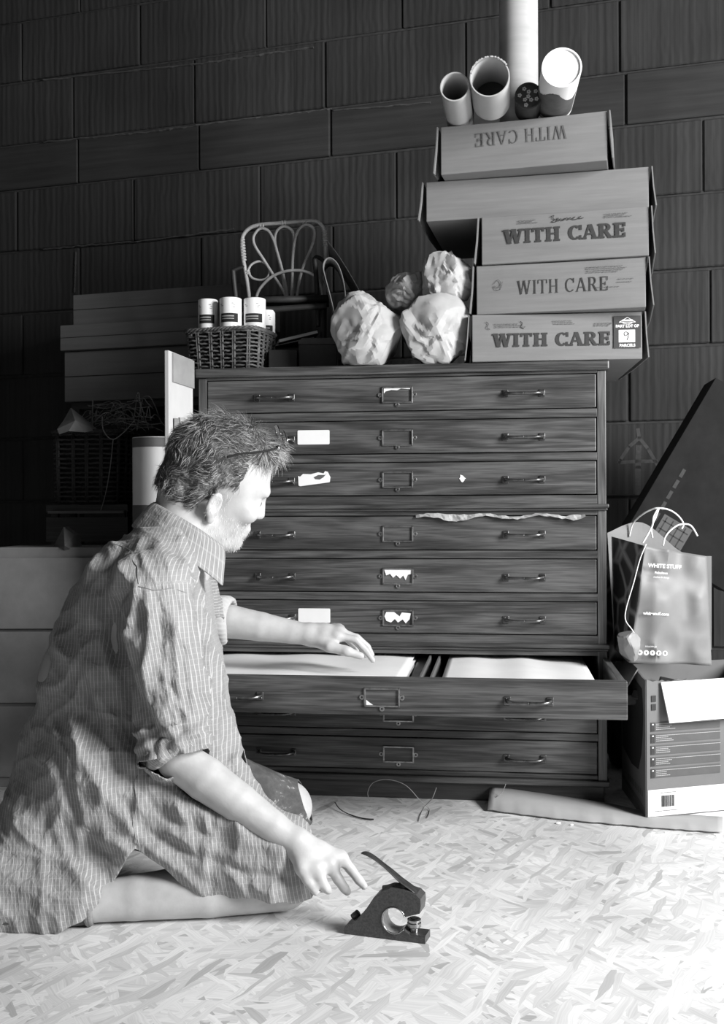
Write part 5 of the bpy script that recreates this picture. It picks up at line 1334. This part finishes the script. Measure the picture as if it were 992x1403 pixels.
# strands
rs = np.random.default_rng(12); nh2 = vnormals(hV, hT2)
pick = rs.choice(len(hV), 5200)
vs = []; fs = []; lite = []
down = -hu*.75-hf*.25
for i in pick:
    p = hV[i]; n_ = nh2[i]; rel = (p-HB)/SC; f_, u_h = rel@hf, rel@hu
    topness = np.clip((u_h-.06)/.06, 0, 1); frontness = np.clip((f_-.0)/.08, 0, 1)
    flow = down*(1-topness)+(-hf*.3+hr_*.35+hf*frontness*1.2)*topness
    flow = flow-n_*(flow@n_); flow = flow/max(np.linalg.norm(flow), 1e-6)
    cw = value_noise((p*22)[None], 31)[0]*1.3+value_noise((p*60)[None], 7)[0]*.7
    side = np.cross(n_, flow); d = flow*math.cos(cw)+side*math.sin(cw)
    L_ = (.015+.009*topness+.012*frontness*topness)*rs.uniform(.6, 1.35); k = rs.normal(0, 1, 3)*.25; w_ = rs.uniform(.00035, .0007)
    q = p.copy(); dirn = d+n_*(.25+.35*topness*rs.uniform(.3, 1.3))+k; pts = [q]
    for st in range(4):
        dirn = dirn/np.linalg.norm(dirn); q = q+dirn*L_/4; pts.append(q); dirn = dirn+d*.25-n_*.12*(1-topness*.5)+np.cross(dirn, n_)*math.sin(st*1.7+i)*.35
    for st, pp in enumerate(pts):
        ww = w_*(1-.8*st/4); sd_ = np.cross(d, n_); sd_ /= np.linalg.norm(sd_)+1e-9
        vs += [pp-sd_*ww, pp+sd_*ww, pp+n_*ww]
    b0 = len(vs)-15
    lite.append(rs.uniform() < .12+.75*np.clip((f_-.01)/.07, 0, 1))  # grey mix, thinned toward the back to put its shade into the colour
    for st in range(4):
        a = b0+st*3
        for e in range(3): fs.append((a+e, a+(e+1) % 3, a+3+(e+1) % 3, a+3+e))
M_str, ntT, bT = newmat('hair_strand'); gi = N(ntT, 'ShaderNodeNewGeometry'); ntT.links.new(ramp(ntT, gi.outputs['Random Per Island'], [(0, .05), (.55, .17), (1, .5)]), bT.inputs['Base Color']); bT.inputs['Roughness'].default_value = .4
st_ = pymesh('hair_strands', np.array(vs)-ML, fs, M_str, hair); st_['kind'] = 'stuff'; st_.data.materials.append(mat('front_lit_white_strand', .5, .72, .4, bmp=0)); st_.data.polygons.foreach_set('material_index', np.repeat(np.array(lite, dtype=np.int32), 12))
# short white beard strands along the jaw
rel = (V-HB)/SC; lf, lr, lu = rel@hf, rel@hr_, rel@hu
mk = ((lu < .045) & (lu > -.04) & (lf > -.012) & (lf < .028) & (np.abs(lr) > .05)) | (lu < -.030) & (lu > -.12) & (lf > -.01) & (lf < .12) & (np.abs(lr) < .075) & (nr@hu < .5) & ~((lf > .085) & (lu > -.05) & (lu < -.02))
ii = rs.choice(np.nonzero(mk)[0], 2600); vs = []; fs = []
for i in ii:
    p = V[i]; n_ = nr[i]; d = n_*.8-hu*.7+rs.normal(0, .25, 3); d /= np.linalg.norm(d); q = p+d*rs.uniform(.003, .007); sd_ = np.cross(d, rs.normal(size=3)); sd_ /= np.linalg.norm(sd_); sd_ *= .0003
    b0 = len(vs); vs += [p-sd_, p+sd_, q]; fs.append((b0, b0+1, b0+2))
o = pymesh('beard', np.array(vs)-ML, fs, mat('white_hair', .65, .75, .5, bmp=0), man, smooth=False); o['kind'] = 'stuff'
# eyes
for s in (-1, 1):
    bm = BM(); bmesh.ops.create_uvsphere(bm, u_segments=16, v_segments=10, radius=.0115*SC)
    c = hd(.0805, s*.032, .012)-ML
    for v in bm.verts: v.co = v.co+Vector(c)
    e_ = obj('eye', bm, mat('eye_white', .6, .65, .2, bmp=0), man, smooth=True)
    bm = BM(); q = Vector(hf).to_track_quat('Z', 'Y').to_matrix().to_4x4(); lathe(bm, [(.0001, .0122*SC), (.0035, .0119*SC), (.0056, .0106*SC)], 16, Matrix.Translation(c) @ q); obj('iris', bm, M_dark, e_)

# ---------------- shirt ----------------
SH = Field((-.90, 1.70, -.01), (.02, 2.62, .80), .0045)
secs = [  # y px at the torso depth, left px, right px, half width in depth
    (725, 190, 268, .085), (745, 158, 268, .13), (775, 118, 276, .175), (810, 97, 284, .185), (850, 80, 291, .18), (900, 66, 301, .175), (950, 54, 310, .175), (1000, 42, 320, .175),
    (1050, 28, 328, .18), (1100, 18, 330, .19), (1150, 10, 318, .20), (1200, 6, 280, .20), (1250, 4, 230, .19), (1300, 8, 210, .18)]
zz, cxs, hx, hy, cys = [], [], [], [], []
for (y, l, r_, d) in secs:
    Yt = 2.12+ (.03 if y < 900 else 0); a, b = P(l, y, Yt), P(r_, y, Yt); zz.append(a.z); cxs.append((a.x+b.x)/2); hx.append((b.x-a.x)/2); hy.append(d); cys.append(Yt+.03)
zz, cxs, hx, hy, cys = [np.array(v)[::-1] for v in (zz, cxs, hx, hy, cys)]
sl, X, Y, Z = SH.sub((-.90, 1.70, -.01), (.02, 2.62, .72)); zf = Z.ravel()
I_ = lambda A: np.interp(zf, zz, A)[None, None, :]
qx, qy = (X-I_(cxs))/I_(hx), (Y-I_(cys))/I_(hy); rr = (np.abs(qx)**2.3+np.abs(qy)**2.3)**(1/2.3)
d = (rr-1)*np.minimum(I_(hx), I_(hy))*.9
d = np.maximum(d, Z-zz[-1]-.0)
SH.blend(sl, np.broadcast_to(d, rr.shape).astype(np.float32), .02)
# shoulders and yoke
SH.cap(J['shn']+np.array([.0, .02, .005]), J['neck']+np.array([-.02, 0, -.02]), .062, .072, .03); SH.cap(J['shf']+np.array([0, -.01, .005]), J['neck']+np.array([-.01, 0, -.02]), .062, .07, .03)
# front drape and skirt over the near thigh
SH.cap(PN(90, 1130, 2.03), PN(380, 1195, 1.955), .115, .066, .05); SH.cap(PN(200, 1150, 2.0), PN(385, 1205, 1.935), .11, .058, .03); SH.cap(PN(250, 1060, 2.11), PN(345, 1150, 2.03), .11, .075, .05)
SH.cap(PN(55, 1190, 2.02), PN(90, 1235, 1.98), .13, .11, .04)
SH.cap(J['pel'], J['hipn'], .15, .135, .03); SH.cap(J['hipn'], J['kn']+np.array([-.02, 0, .045]), .122, .080, .03); SH.cap(PN(-15, 1225, 1.955), PN(98, 1234, 1.93), .095, .082, .03)
PRE = SH.F.copy()
# sleeves
sn0, sn1 = J['shn']+np.array([-.004, -.004, .0]), J['eln']
sv = sn1-sn0
SH.chain([sn0, sn0+sv*.3, sn0+sv*.62, sn0+sv*.90], [.070, .074, .070, .064], .016)
cuff0, cuff1 = sn0+sv*.80, sn0+sv*.935
SH.chain([cuff0, cuff1], [.0665, .064], .004)
sfv = J['elf']-J['shf']; ef = J['elf']; fdir = fb/np.linalg.norm(fb)
SH.chain([J['shf'], J['shf']+sfv*.5, ef-fdir*.01, ef+fdir*.035], [.066, .064, .056, .053], .02)
SV, SQ = SH.mesh(); SV = relax(SV, SQ, 2, .5); ST = tris(SQ); SN = vnormals(SV, ST)
gi3 = np.clip(np.round((SV-SH.lo)/SH.h).astype(int), 0, SH.n-1); prev = PRE[gi3[:, 0], gi3[:, 1], gi3[:, 2]]; del SH, PRE
# bone coordinates for cutting and for the check pattern
def seg_t(V, a, b): ab = b-a; return (V-a)@ab/(ab@ab)
def seg_d(V, a, b): t = np.clip(seg_t(V, a, b), 0, 1); return np.linalg.norm(V-a-t[:, None]*(b-a), axis=1)
dn = seg_d(SV, sn0+sv*.12, sn1); df_ = np.minimum(seg_d(SV, J['shf']+sfv*.3, ef), seg_d(SV, ef, J['wrf']))
px_, py_ = proj(SV)
seam_n = seg_t(SV, sn0, sn1)
isn = (dn < .09) & (seam_n > .0) & (SV[:, 1] < 2.055) & (prev > .010)
isf = (df_ < .075) & (SV[:, 0] > J['shf'][0]+.02) & (SV[:, 1] > 2.36)
# ---- folds (real displacement)
disp = np.zeros(len(SV))
def seg2(px, py, a, b):
    ax_, ay_ = a; bx_, by_ = b; L2 = (bx_-ax_)**2+(by_-ay_)**2; t = np.clip(((px-ax_)*(bx_-ax_)+(py-ay_)*(by_-ay_))/L2, 0, 1)
    return np.hypot(px-ax_-t*(bx_-ax_), py-ay_-t*(by_-ay_)), t
near = (SN[:, 1] < .35)
def fold(pts, amp, w_):
    global disp
    best = np.full(len(SV), 1e9); tt = np.zeros(len(SV)); n = len(pts)-1
    for k in range(n):
        d_, t = seg2(px_, py_, pts[k], pts[k+1]); m = d_ < best; best[m] = d_[m]; tt[m] = (k+t[m])/n
    env = np.clip(np.minimum(tt, 1-tt)*6+.15, 0, 1)
    disp = disp+np.where(near, amp*env*np.exp(-(best/w_)**2), 0)
# torso: long drape lines from shoulder blade to hip, hollow behind the sleeve
for pts, a, w_ in [
    ([(140, 800), (150, 870), (185, 960), (240, 1060), (300, 1110)], -.020, 11), ([(128, 790), (120, 900), (150, 1000), (200, 1090), (290, 1150)], .010, 13),
    ([(100, 900), (125, 980), (165, 1050), (230, 1120), (330, 1165)], -.009, 10), ([(85, 960), (110, 1040), (160, 1110), (190, 1150)], .008, 10),
    ([(75, 1030), (95, 1100), (130, 1160), (160, 1190)], -.007, 9), ([(70, 1100), (85, 1160), (110, 1210), (140, 1230)], .007, 9),
    ([(110, 1000), (105, 1080), (120, 1140)], .005, 6), ([(185, 1130), (260, 1170), (340, 1200), (410, 1205)], -.009, 9), ([(190, 1150), (250, 1195), (290, 1235)], .008, 8),
    ([(300, 1180), (330, 1215), (345, 1240)], .006, 7), ([(240, 1100), (320, 1130), (395, 1175)], .008, 11), ([(310, 1010), (325, 1060), (345, 1110)], .006, 6), ([(295, 940), (312, 1010), (318, 1080)], -.007, 6),
    # shoulder blade gathers
    ([(165, 735), (140, 760), (112, 800)], .006, 6), ([(172, 745), (152, 775), (130, 815)], -.006, 5), ([(178, 752), (162, 785), (146, 830)], .006, 5), ([(120, 770), (100, 815), (88, 870)], -.004, 5),
    ([(185, 758), (172, 780), (160, 800), (142, 850)], .007, 4.5), ([(178, 800), (160, 825), (150, 870), (155, 920)], -.008, 5), ([(190, 790), (182, 830), (172, 880)], .008, 5),
    ([(150, 840), (140, 880), (150, 930)], .006, 5),
    # sleeve
    ([(200, 800), (205, 860), (200, 930), (205, 1000)], .009, 5), ([(218, 800), (222, 870), (218, 940)], -.006, 5), ([(235, 810), (240, 880), (245, 950), (248, 1000)], .005, 5), ([(262, 830), (272, 900), (272, 960)], -.004, 5),
    ([(170, 860), (178, 920), (192, 980), (198, 1015)], .006, 6), ([(228, 930), (246, 965), (250, 1008)], -.009, 4.5), ([(215, 905), (235, 950), (262, 990)], .006, 5), ([(200, 1010), (215, 985), (210, 960)], .006, 5),
    ([(278, 870), (284, 930), (286, 990)], .005, 5), ([(255, 900), (262, 950), (268, 985)], .004, 3.5)]: fold(pts, a, w_)
# cloth crumple: ridged, stretched along the drape
q = SV.copy(); q[:, 2] *= .38; q[:, 0] += SV[:, 2]*.25
r1 = 1-np.abs(fbm(q*17+value_noise(SV*9, 2)[:, None]*.5, 21, 3))*2.4; q2 = SV.copy(); q2[:, 0] *= .6; r2 = 1-np.abs(fbm(q2*40+3, 44, 2))*2.2
q3 = SV.copy(); q3[:, 2] = q3[:, 2]*.8+q3[:, 0]*.5; r3 = 1-np.abs(fbm(q3*26+9, 61, 2))*2.6
rg = lambda p, sd, w, o=2: np.clip(1-np.abs(fbm(p, sd, o))*w, 0, 1)**1.6
wrp = value_noise(SV*11, 91)[:, None]*.35
qa = np.stack([SV[:, 0]+SV[:, 2]*.30, SV[:, 1], SV[:, 2]*.30], 1); qb = np.stack([SV[:, 0]-SV[:, 2]*.6, SV[:, 1], SV[:, 2]*.55+SV[:, 0]*.3], 1)
wl_ = value_noise(SV*5, 91)*1.3+value_noise(SV*12+5, 92)*.8+value_noise(SV*28, 93)*.25
for k_, (dx_, dz_, fr_, am_, sd_) in enumerate(((1.0, .22, 50, .0075, 1), (.8, .62, 75, .0060, 2), (.95, -.30, 95, .0062, 3), (.35, .93, 85, .0050, 4), (1.0, .45, 150, .0044, 5), (.7, -.7, 140, .0040, 6), (.9, .1, 230, .0022, 7))):
    phs = (SV[:, 0]*dx_+SV[:, 2]*dz_+SV[:, 1]*.35)*fr_/1.0+wl_*(1.2+.5*k_)+k_*2
    crease = 1-np.abs(np.sin(phs*.5)); crease = crease**1.6
    envl = np.clip(fbm(SV*np.array([7, 7, 5])*(1+.25*k_)+k_*5, 200+sd_, 2)*1.9+.42, 0, 1)
    disp += am_*envl*crease
disp -= .004
fl_ = np.clip((.34-SV[:, 2])*6, .3, 1)
disp *= np.where(SV[:, 2] > .69, .35, 1)
SV = SV+SN*disp[:, None]
SV = SV+SN*np.where(isn & (seam_n > .80) & (seam_n < 1.0), .0045+.004*np.sin(seam_n*60+px_*.12), 0)[:, None]      # rolled cuff bulge
# ---- cuts
hemx = [P(x, y, 1.86) for x, y in ((-20, 1288), (60, 1283), (112, 1263), (135, 1240), (152, 1213), (170, 1180), (180, 1171), (198, 1180), (225, 1201), (262, 1236), (285, 1246), (330, 1236), (375, 1241), (412, 1248), (430, 1246))]
hz = np.interp(SV[:, 0], [p.x for p in hemx], [p.z for p in hemx])
hemf = np.interp(SV[:, 0], [-.7, -.5, -.3, -.1], [.02, .05, .15, .19])
bl_ = np.clip((SV[:, 1]-1.99)/.06, 0, 1); hem = hz*(1-bl_)+np.maximum(hz, hemf)*bl_
g_h = SV[:, 2]-hem-.0015*np.sin(SV[:, 0]*120)
g_sn = np.where(isn | ((dn < .085) & (seam_n > .8) & (SV[:, 1] < 2.04) & (SV[:, 0] > -.44)), .94-seam_n+.015*np.sin(px_*.15), 1.0)
# only the capsule end of the sleeve is open: points near the arm axis end
endc = sn0+sv*.955; g_sn2 = np.where(np.linalg.norm(SV-endc, axis=1) < .088, (endc-SV)@(sv/np.linalg.norm(sv))+.004, 1.0)
g_sn = np.where(prev > .034, g_sn2, 1.0)
g_sn = np.where((SN@(sv/np.linalg.norm(sv)) > -.2) | (g_sn > .02), g_sn, g_sn)
ec = ef+fdir*.055; g_sf = np.where(np.linalg.norm(SV-ec, axis=1) < .075, (ec-SV)@fdir, 1.0)
# neck opening: plane through the collar line
NC = J['neck']+np.array([.012, 0, .036]); ndir = np.array([.34, 0.03, .94]); ndir /= np.linalg.norm(ndir); g_n = np.where(np.linalg.norm(SV-NC, axis=1) < .13, -(SV-NC)@ndir+.012, 1.0)
g_fr = PN(340, 1080, 2.2)[0]+.0-SV[:, 0]; g_fr = np.where((SV[:, 1] > 2.08), g_fr, 1.0)
gg = np.minimum.reduce([g_h, g_sn, g_sf, g_n, g_fr])
# check coordinates
ang = np.arctan2(SV[:, 1]-2.13, SV[:, 0]+.44); ut = ang*.24; vt = SV[:, 2].copy()
ut = np.where(SV[:, 1] < 2.13, SV[:, 0]*1.0+.05*np.sin(SV[:, 2]*3), ut)
e1 = np.cross(sv/np.linalg.norm(sv), [0, 1, 0]); e1 /= np.linalg.norm(e1); e2 = np.cross(sv/np.linalg.norm(sv), e1)
rel = SV-sn0; angn = np.arctan2(rel@e2, rel@e1)
UVs = np.stack([np.where(isn, (rel@e1)*1.15+7, ut), np.where(isn, seam_n*.3, vt)], 1)
e3 = np.cross(fdir, [0, 0, 1.]); UVs = np.where(isf[:, None], np.stack([(SV-ef)@np.cross(e3, fdir), (SV-ef)@fdir], 1), UVs)
CV, CT, (cuv, cseam) = clip_mesh(SV, ST, gg, [UVs, np.where(isn, 1.0, 0.0)])
M_shirt, nt, b = newmat('checked_shirt')
uvn = N(nt, 'ShaderNodeUVMap'); sepx = N(nt, 'ShaderNodeSeparateXYZ', inp={0: uvn.outputs[0]})
def linesn(sock, per, wid, soft=.25):
    m1 = N(nt, 'ShaderNodeMath', operation='MULTIPLY', inp={0: sock, 1: 1/per}); m2 = N(nt, 'ShaderNodeMath', operation='FRACT', inp={0: m1.outputs[0]})
    m3 = N(nt, 'ShaderNodeMath', operation='SUBTRACT', inp={0: m2.outputs[0], 1: .5}); m4 = N(nt, 'ShaderNodeMath', operation='ABSOLUTE', inp={0: m3.outputs[0]})
    return ramp(nt, m4.outputs[0], [(wid, 1), (wid+.05, 0)])
l1 = linesn(sepx.outputs[0], .0066, .06); l2 = linesn(sepx.outputs[1], .0095, .03)
l3 = linesn(sepx.outputs[0], .0023, .2)
nn_ = N(nt, 'ShaderNodeTexNoise', inp={'Vector': coords(nt, (9, 9, 9), rnd=False), 'Scale': 1.0, 'Detail': 5})
bs = ramp(nt, nn_.outputs[0], [(.3, .21), (.7, .28)])
def mixc(f, a, c, k):
    m = N(nt, 'ShaderNodeMix', data_type='RGBA'); mm = N(nt, 'ShaderNodeMath', operation='MULTIPLY', inp={0: f, 1: k}); nt.links.new(mm.outputs[0], m.inputs[0]); nt.links.new(a, m.inputs[6]); m.inputs[7].default_value = g4(c); return m.outputs[2]
c1 = mixc(l3, bs, .30, .35); c2 = mixc(l2, c1, .5, .22); c3 = mixc(l1, c2, .6, .6)
nt.links.new(c3, b.inputs['Base Color']); b.inputs['Roughness'].default_value = .85; b.inputs['Sheen Weight'].default_value = .15
wn = N(nt, 'ShaderNodeTexNoise', inp={'Vector': coords(nt, (55, 55, 30), rnd=False), 'Scale': 1.0, 'Detail': 4, 'Distortion': .6}); bump(nt, b, wn.outputs[0], .8, .006)
shirt = pymesh('shirt', CV-ML, CT, M_shirt, man, uv=cuv); md = shirt.modifiers.new('t', 'SOLIDIFY'); md.thickness = .0022; md.offset = -1
tag(shirt, 'crumpled shirt with a fine pale check')
# rolled cuff of the near sleeve: a twisted doubled roll
def roll(c, axis, R, rt, name, n=72, tw=9, bumpy=.004, sq=1.0, wid=.018, uvs=.06):
    axis = axis/np.linalg.norm(axis); a1 = np.cross(axis, [0, 1, .2]); a1 /= np.linalg.norm(a1); a2 = np.cross(axis, a1)
    m = 14; V_ = []; Fq = []; U_ = []
    for i in range(n):
        t = 2*PI*i/n; rad = a1*math.cos(t)*sq+a2*math.sin(t)
        for j in range(m):
            s = 2*PI*j/m; b_ = bumpy*math.sin(t*tw+s*2)+bumpy*.7*math.sin(t*(tw*1.7)-s)
            V_.append(c+rad*(R+(rt+b_)*math.cos(s))+axis*(wid*math.sin(s)+.003*math.sin(3*t+1))); U_.append((t*uvs*1.1+s*.004, s*.006))
            Fq.append((i*m+j, i*m+(j+1) % m, ((i+1) % n)*m+(j+1) % m, ((i+1) % n)*m+j))
    o = pymesh(name, np.array(V_)-ML, Fq, M_shirt, shirt, uv=np.array(U_)); return o
sd0 = sv/np.linalg.norm(sv); tilt = sd0+np.array([.22, 0, .0])
roll(sn0+sv*.925, tilt, .056, .0085, 'sleeve_cuff', tw=7, wid=.020)
roll(sn0+sv*.955, tilt+np.array([.06, 0, 0]), .050, .0075, 'sleeve_cuff', tw=11, bumpy=.003, wid=.012)
# ribbed far cuff
V_ = []; Fq = []; n = 90; m = 12; a1 = np.cross(fdir, [0, 0, 1.]); a1 /= np.linalg.norm(a1); a2 = np.cross(fdir, a1)
prof = [(-.03, .050), (-.022, .0575), (-.01, .059), (.0, .056), (.012, .0585), (.026, .0575), (.036, .053), (.038, .047), (.03, .045), (.0, .0445), (-.02, .045)]
m = len(prof)
for i in range(n):
    t = 2*PI*i/n; rad = a1*math.cos(t)+a2*math.sin(t)
    for j, (ax_, r_) in enumerate(prof): V_.append(ef+fdir*(ax_+.022+.004*math.sin(2*t))+rad*(r_+.0012*math.sin(t*30)+.002*math.sin(t*5+ax_*90)))
    for j in range(m): Fq.append((i*m+j, ((i+1) % n)*m+j, ((i+1) % n)*m+(j+1) % m, i*m+(j+1) % m))
M_rib = mat('ribbed_cuff', .42, .5, .8, (40, 40, 40), bmp=.2)
pymesh('sleeve_cuff', np.array(V_)-ML, Fq, M_rib, shirt)['label'] = 'pale ribbed cuff on the far arm'
# collar: folded band round the neck, opening at the front
def cpt(t, r_, up):
    a = t; ctr = J['neck']+np.array([.008, 0, .005]); ax_ = ndir; b1 = np.array([1, 0, -.36]); b1 /= np.linalg.norm(b1); b2 = np.array([0, 1, 0])
    return ctr+b1*math.cos(a)*r_*1.04+b2*math.sin(a)*r_+ax_*up
V_ = []; Fq = []; U_ = []; n = 60; a0, a1_ = math.radians(62), math.radians(332)
prof = [(.066, .010), (.066, .034), (.067, .050), (.072, .056), (.078, .051), (.085, .036), (.094, .012), (.100, -.006)]
for i in range(n+1):
    f = i/n; t = a0+(a1_-a0)*f; e = abs(f-.5)*2; drop = .032*e**2.2
    for j, (r_, u_c) in enumerate(prof):
        k = 1 if j < 4 else 1+.20*e**3; V_.append(cpt(t, r_*(1+.12*e**2)*k+.0015*math.sin(t*9), u_c-drop-(.02*e**4 if j > 5 else 0))); U_.append((t*.08, j*.008))
m = len(prof)
for i in range(n):
    for j in range(m-1): Fq.append((i*m+j, i*m+j+1, (i+1)*m+j+1, (i+1)*m+j))
o = pymesh('collar', np.array(V_)-ML, Fq, M_shirt, shirt, uv=np.array(U_)); md = o.modifiers.new('t', 'SOLIDIFY'); md.thickness = .0025; md.offset = 0
md = o.modifiers.new('s', 'SUBSURF'); md.levels = md.render_levels = 1
# sleeve-head seam and yoke seam as thin raised stitching
def seam(pts, Y_, r_=.0007):
    # snap each point to the closest near-side shirt vertex
    cpx, cpy = proj(CV); nn2 = np.nonzero(CV[:, 1] < Y_)[0]; out = []
    for i in range(len(pts)-1):
        for t in np.linspace(0, 1, 9, endpoint=False):
            x = pts[i][0]+(pts[i+1][0]-pts[i][0])*t; y = pts[i][1]+(pts[i+1][1]-pts[i][1])*t; d_ = np.hypot(cpx[nn2]-x, cpy[nn2]-y)
            c_i = nn2[d_ < max(4, d_.min()+1)]; out.append(CV[c_i[np.argmin(CV[c_i, 1])]]-ML+np.array([0, -.001, 0]))
    out = np.array(out)
    for _ in range(3): out[1:-1] = out[1:-1]*.5+(out[:-2]+out[2:])*.25
    bm = BM(); tube(bm, [Vector(p) for p in out], r_, 5); return obj('seam', bm, M_shirt, shirt, smooth=True)
seam([(158, 742), (178, 752), (188, 775), (192, 800)], 2.3); seam([(192, 800), (215, 808), (240, 804), (262, 812)], 2.3)
seam([(186, 1060), (184, 1120), (188, 1160)], 2.2)

# ---------------- shorts ----------------
SS = Field((-.82, 1.80, .0), (.0, 2.60, .42), .0055)
SS.cap(J['pel'], J['hipn'], .125, .115, .03); SS.cap(J['pel'], J['hipf'], .125, .115, .03)
SS.cap(J['hipn'], J['kn']+np.array([-.02, 0, .045]), .098, .066, .02); SS.cap(J['hipf'], J['knf']+np.array([.0, 0, .008]), .102, .062, .02)
SSV, SSQ = SS.mesh(); SSV = relax(SSV, SSQ, 2); T_ = tris(SSQ); n_ = vnormals(SSV, T_); qq = SSV.copy(); qq[:, 0] *= .5
SSV = SSV+n_*(.005*(1-np.abs(fbm(qq*22, 5, 3))*2.4))[:, None]; del SS
kx_n = J['kn'][0]+.02; kx_f = J['knf'][0]+.042
g1 = np.where(SSV[:, 1] < 2.16, kx_n-SSV[:, 0]+(SSV[:, 2]-.1)*.1, kx_f-SSV[:, 0]-(SSV[:, 2]-.1)*.35); g2 = np.where(SSV[:, 1] < 2.1, SSV[:, 2]-.062, SSV[:, 2]-.05)
SSV, T_, _ = clip_mesh(SSV, T_, np.minimum(g1, g2), [])
M_sho, nt, b = newmat('paint_stained_shorts')
nn_ = N(nt, 'ShaderNodeTexNoise', inp={'Vector': coords(nt, (12, 12, 12), rnd=False), 'Scale': 1.0, 'Detail': 3}); n2_ = N(nt, 'ShaderNodeTexNoise', inp={'Vector': coords(nt, (42, 60, 60), rnd=False), 'Scale': 1.0, 'Detail': 8, 'Roughness': .75})
m_a = N(nt, 'ShaderNodeMath', operation='MULTIPLY', inp={0: nn_.outputs[0], 1: n2_.outputs[0]})
nt.links.new(ramp(nt, m_a.outputs[0], [(.2, .06), (.33, .10), (.365, .45), (.42, .6)]), b.inputs['Base Color']); b.inputs['Roughness'].default_value = .9
sho = pymesh('shorts', SSV-ML, T_, M_sho, man); md = sho.modifiers.new('t', 'SOLIDIFY'); md.thickness = .002; md.offset = -1
tag(sho, 'grey shorts with white paint stains')
# sandals / socks at the feet
M_sock = mat('dark_sock', .05, .1, .9, (90, 90, 90), bmp=.4)
for a, tv_ in ((J['an'], np.array([-.17, -.02, -.008])), (J['anf'], np.array([-.17, .02, -.008]))):
    bm = BM(); pts = [a+tv_*s for s in np.linspace(-.05, 1.12, 12)]; tube(bm, [Vector(p-ML) for p in pts], [.038, .0405, .041, .039, .037, .036, .036, .036, .035, .032, .026, .014], 16)
    bm.verts.ensure_lookup_table()
    for v in bm.verts: v.co.z = max(v.co.z, .001)
    o = obj('shoe', bm, M_sock, man, smooth=True)
    bm = BM()
    for k in range(2):
        c = a-tv_*.045*(k*.5+.6); q = Vector(tv_/np.linalg.norm(tv_)).to_track_quat('Z', 'Y').to_matrix().to_4x4(); lathe(bm, [(.038, -.006), (.043, 0), (.038, .006)], 20, Matrix.Translation(Vector(c-ML)) @ q)
    for v in bm.verts: v.co.z = max(v.co.z, .001)
    obj('sock_cuff', bm, M_cardedge, o, smooth=True)
# glasses pushed up on the head
def hv(f, r_, u): return Vector(hd(f, r_, u))
gl = thing('glasses', 'thin metal glasses pushed up onto the grey hair of the man', 'glasses', tuple(hd(.075, 0, .12)))
gi_ = Matrix.Translation(-gl.location)
for s in (-1, 1):
    bm = BM(); tube(bm, [gi_ @ p for p in smooth_path([hv(.066, s*.066, .128), hv(.056, s*.079, .124), hv(.03, s*.089, .108), hv(.0, s*.093, .092), hv(-.02, s*.093, .076)], 6)], .0022, 8); obj('temple', bm, M_dark, gl, smooth=True)
    bm = BM(); c = hv(.078, s*.034, .146); pts = [gi_ @ (c+Vector(hr_)*.029*SC*math.cos(a)+(Vector(hu)*.8+Vector(hf)*-.6)*.017*SC*math.sin(a)) for a in np.linspace(0, 2*PI, 24, endpoint=False)]
    tube(bm, pts, .0014, 6, closed=True); ln = obj('rim', bm, M_steel, gl, smooth=True)
    bm = BM(); bm.faces.new([bm.verts.new(p) for p in pts]); m_g, n_g, b_g = newmat('lens_glass'); b_g.inputs['Transmission Weight'].default_value = 1; b_g.inputs['Roughness'].default_value = .02; obj('lens', bm, m_g, ln)
    bm = BM(); c = gi_ @ hv(.064, s*.072, .129); lathe(bm, [(.0001, -.005), (.005, -.004), (.0055, .004), (.0001, .005)], 10, Matrix.Translation(c)); obj('hinge', bm, M_steel, gl, smooth=True)
bm = BM(); tube(bm, [gi_ @ hv(.080, -.008, .148), gi_ @ hv(.084, 0, .152), gi_ @ hv(.080, .008, .148)], .0014, 6); obj('bridge', bm, M_steel, gl, smooth=True)
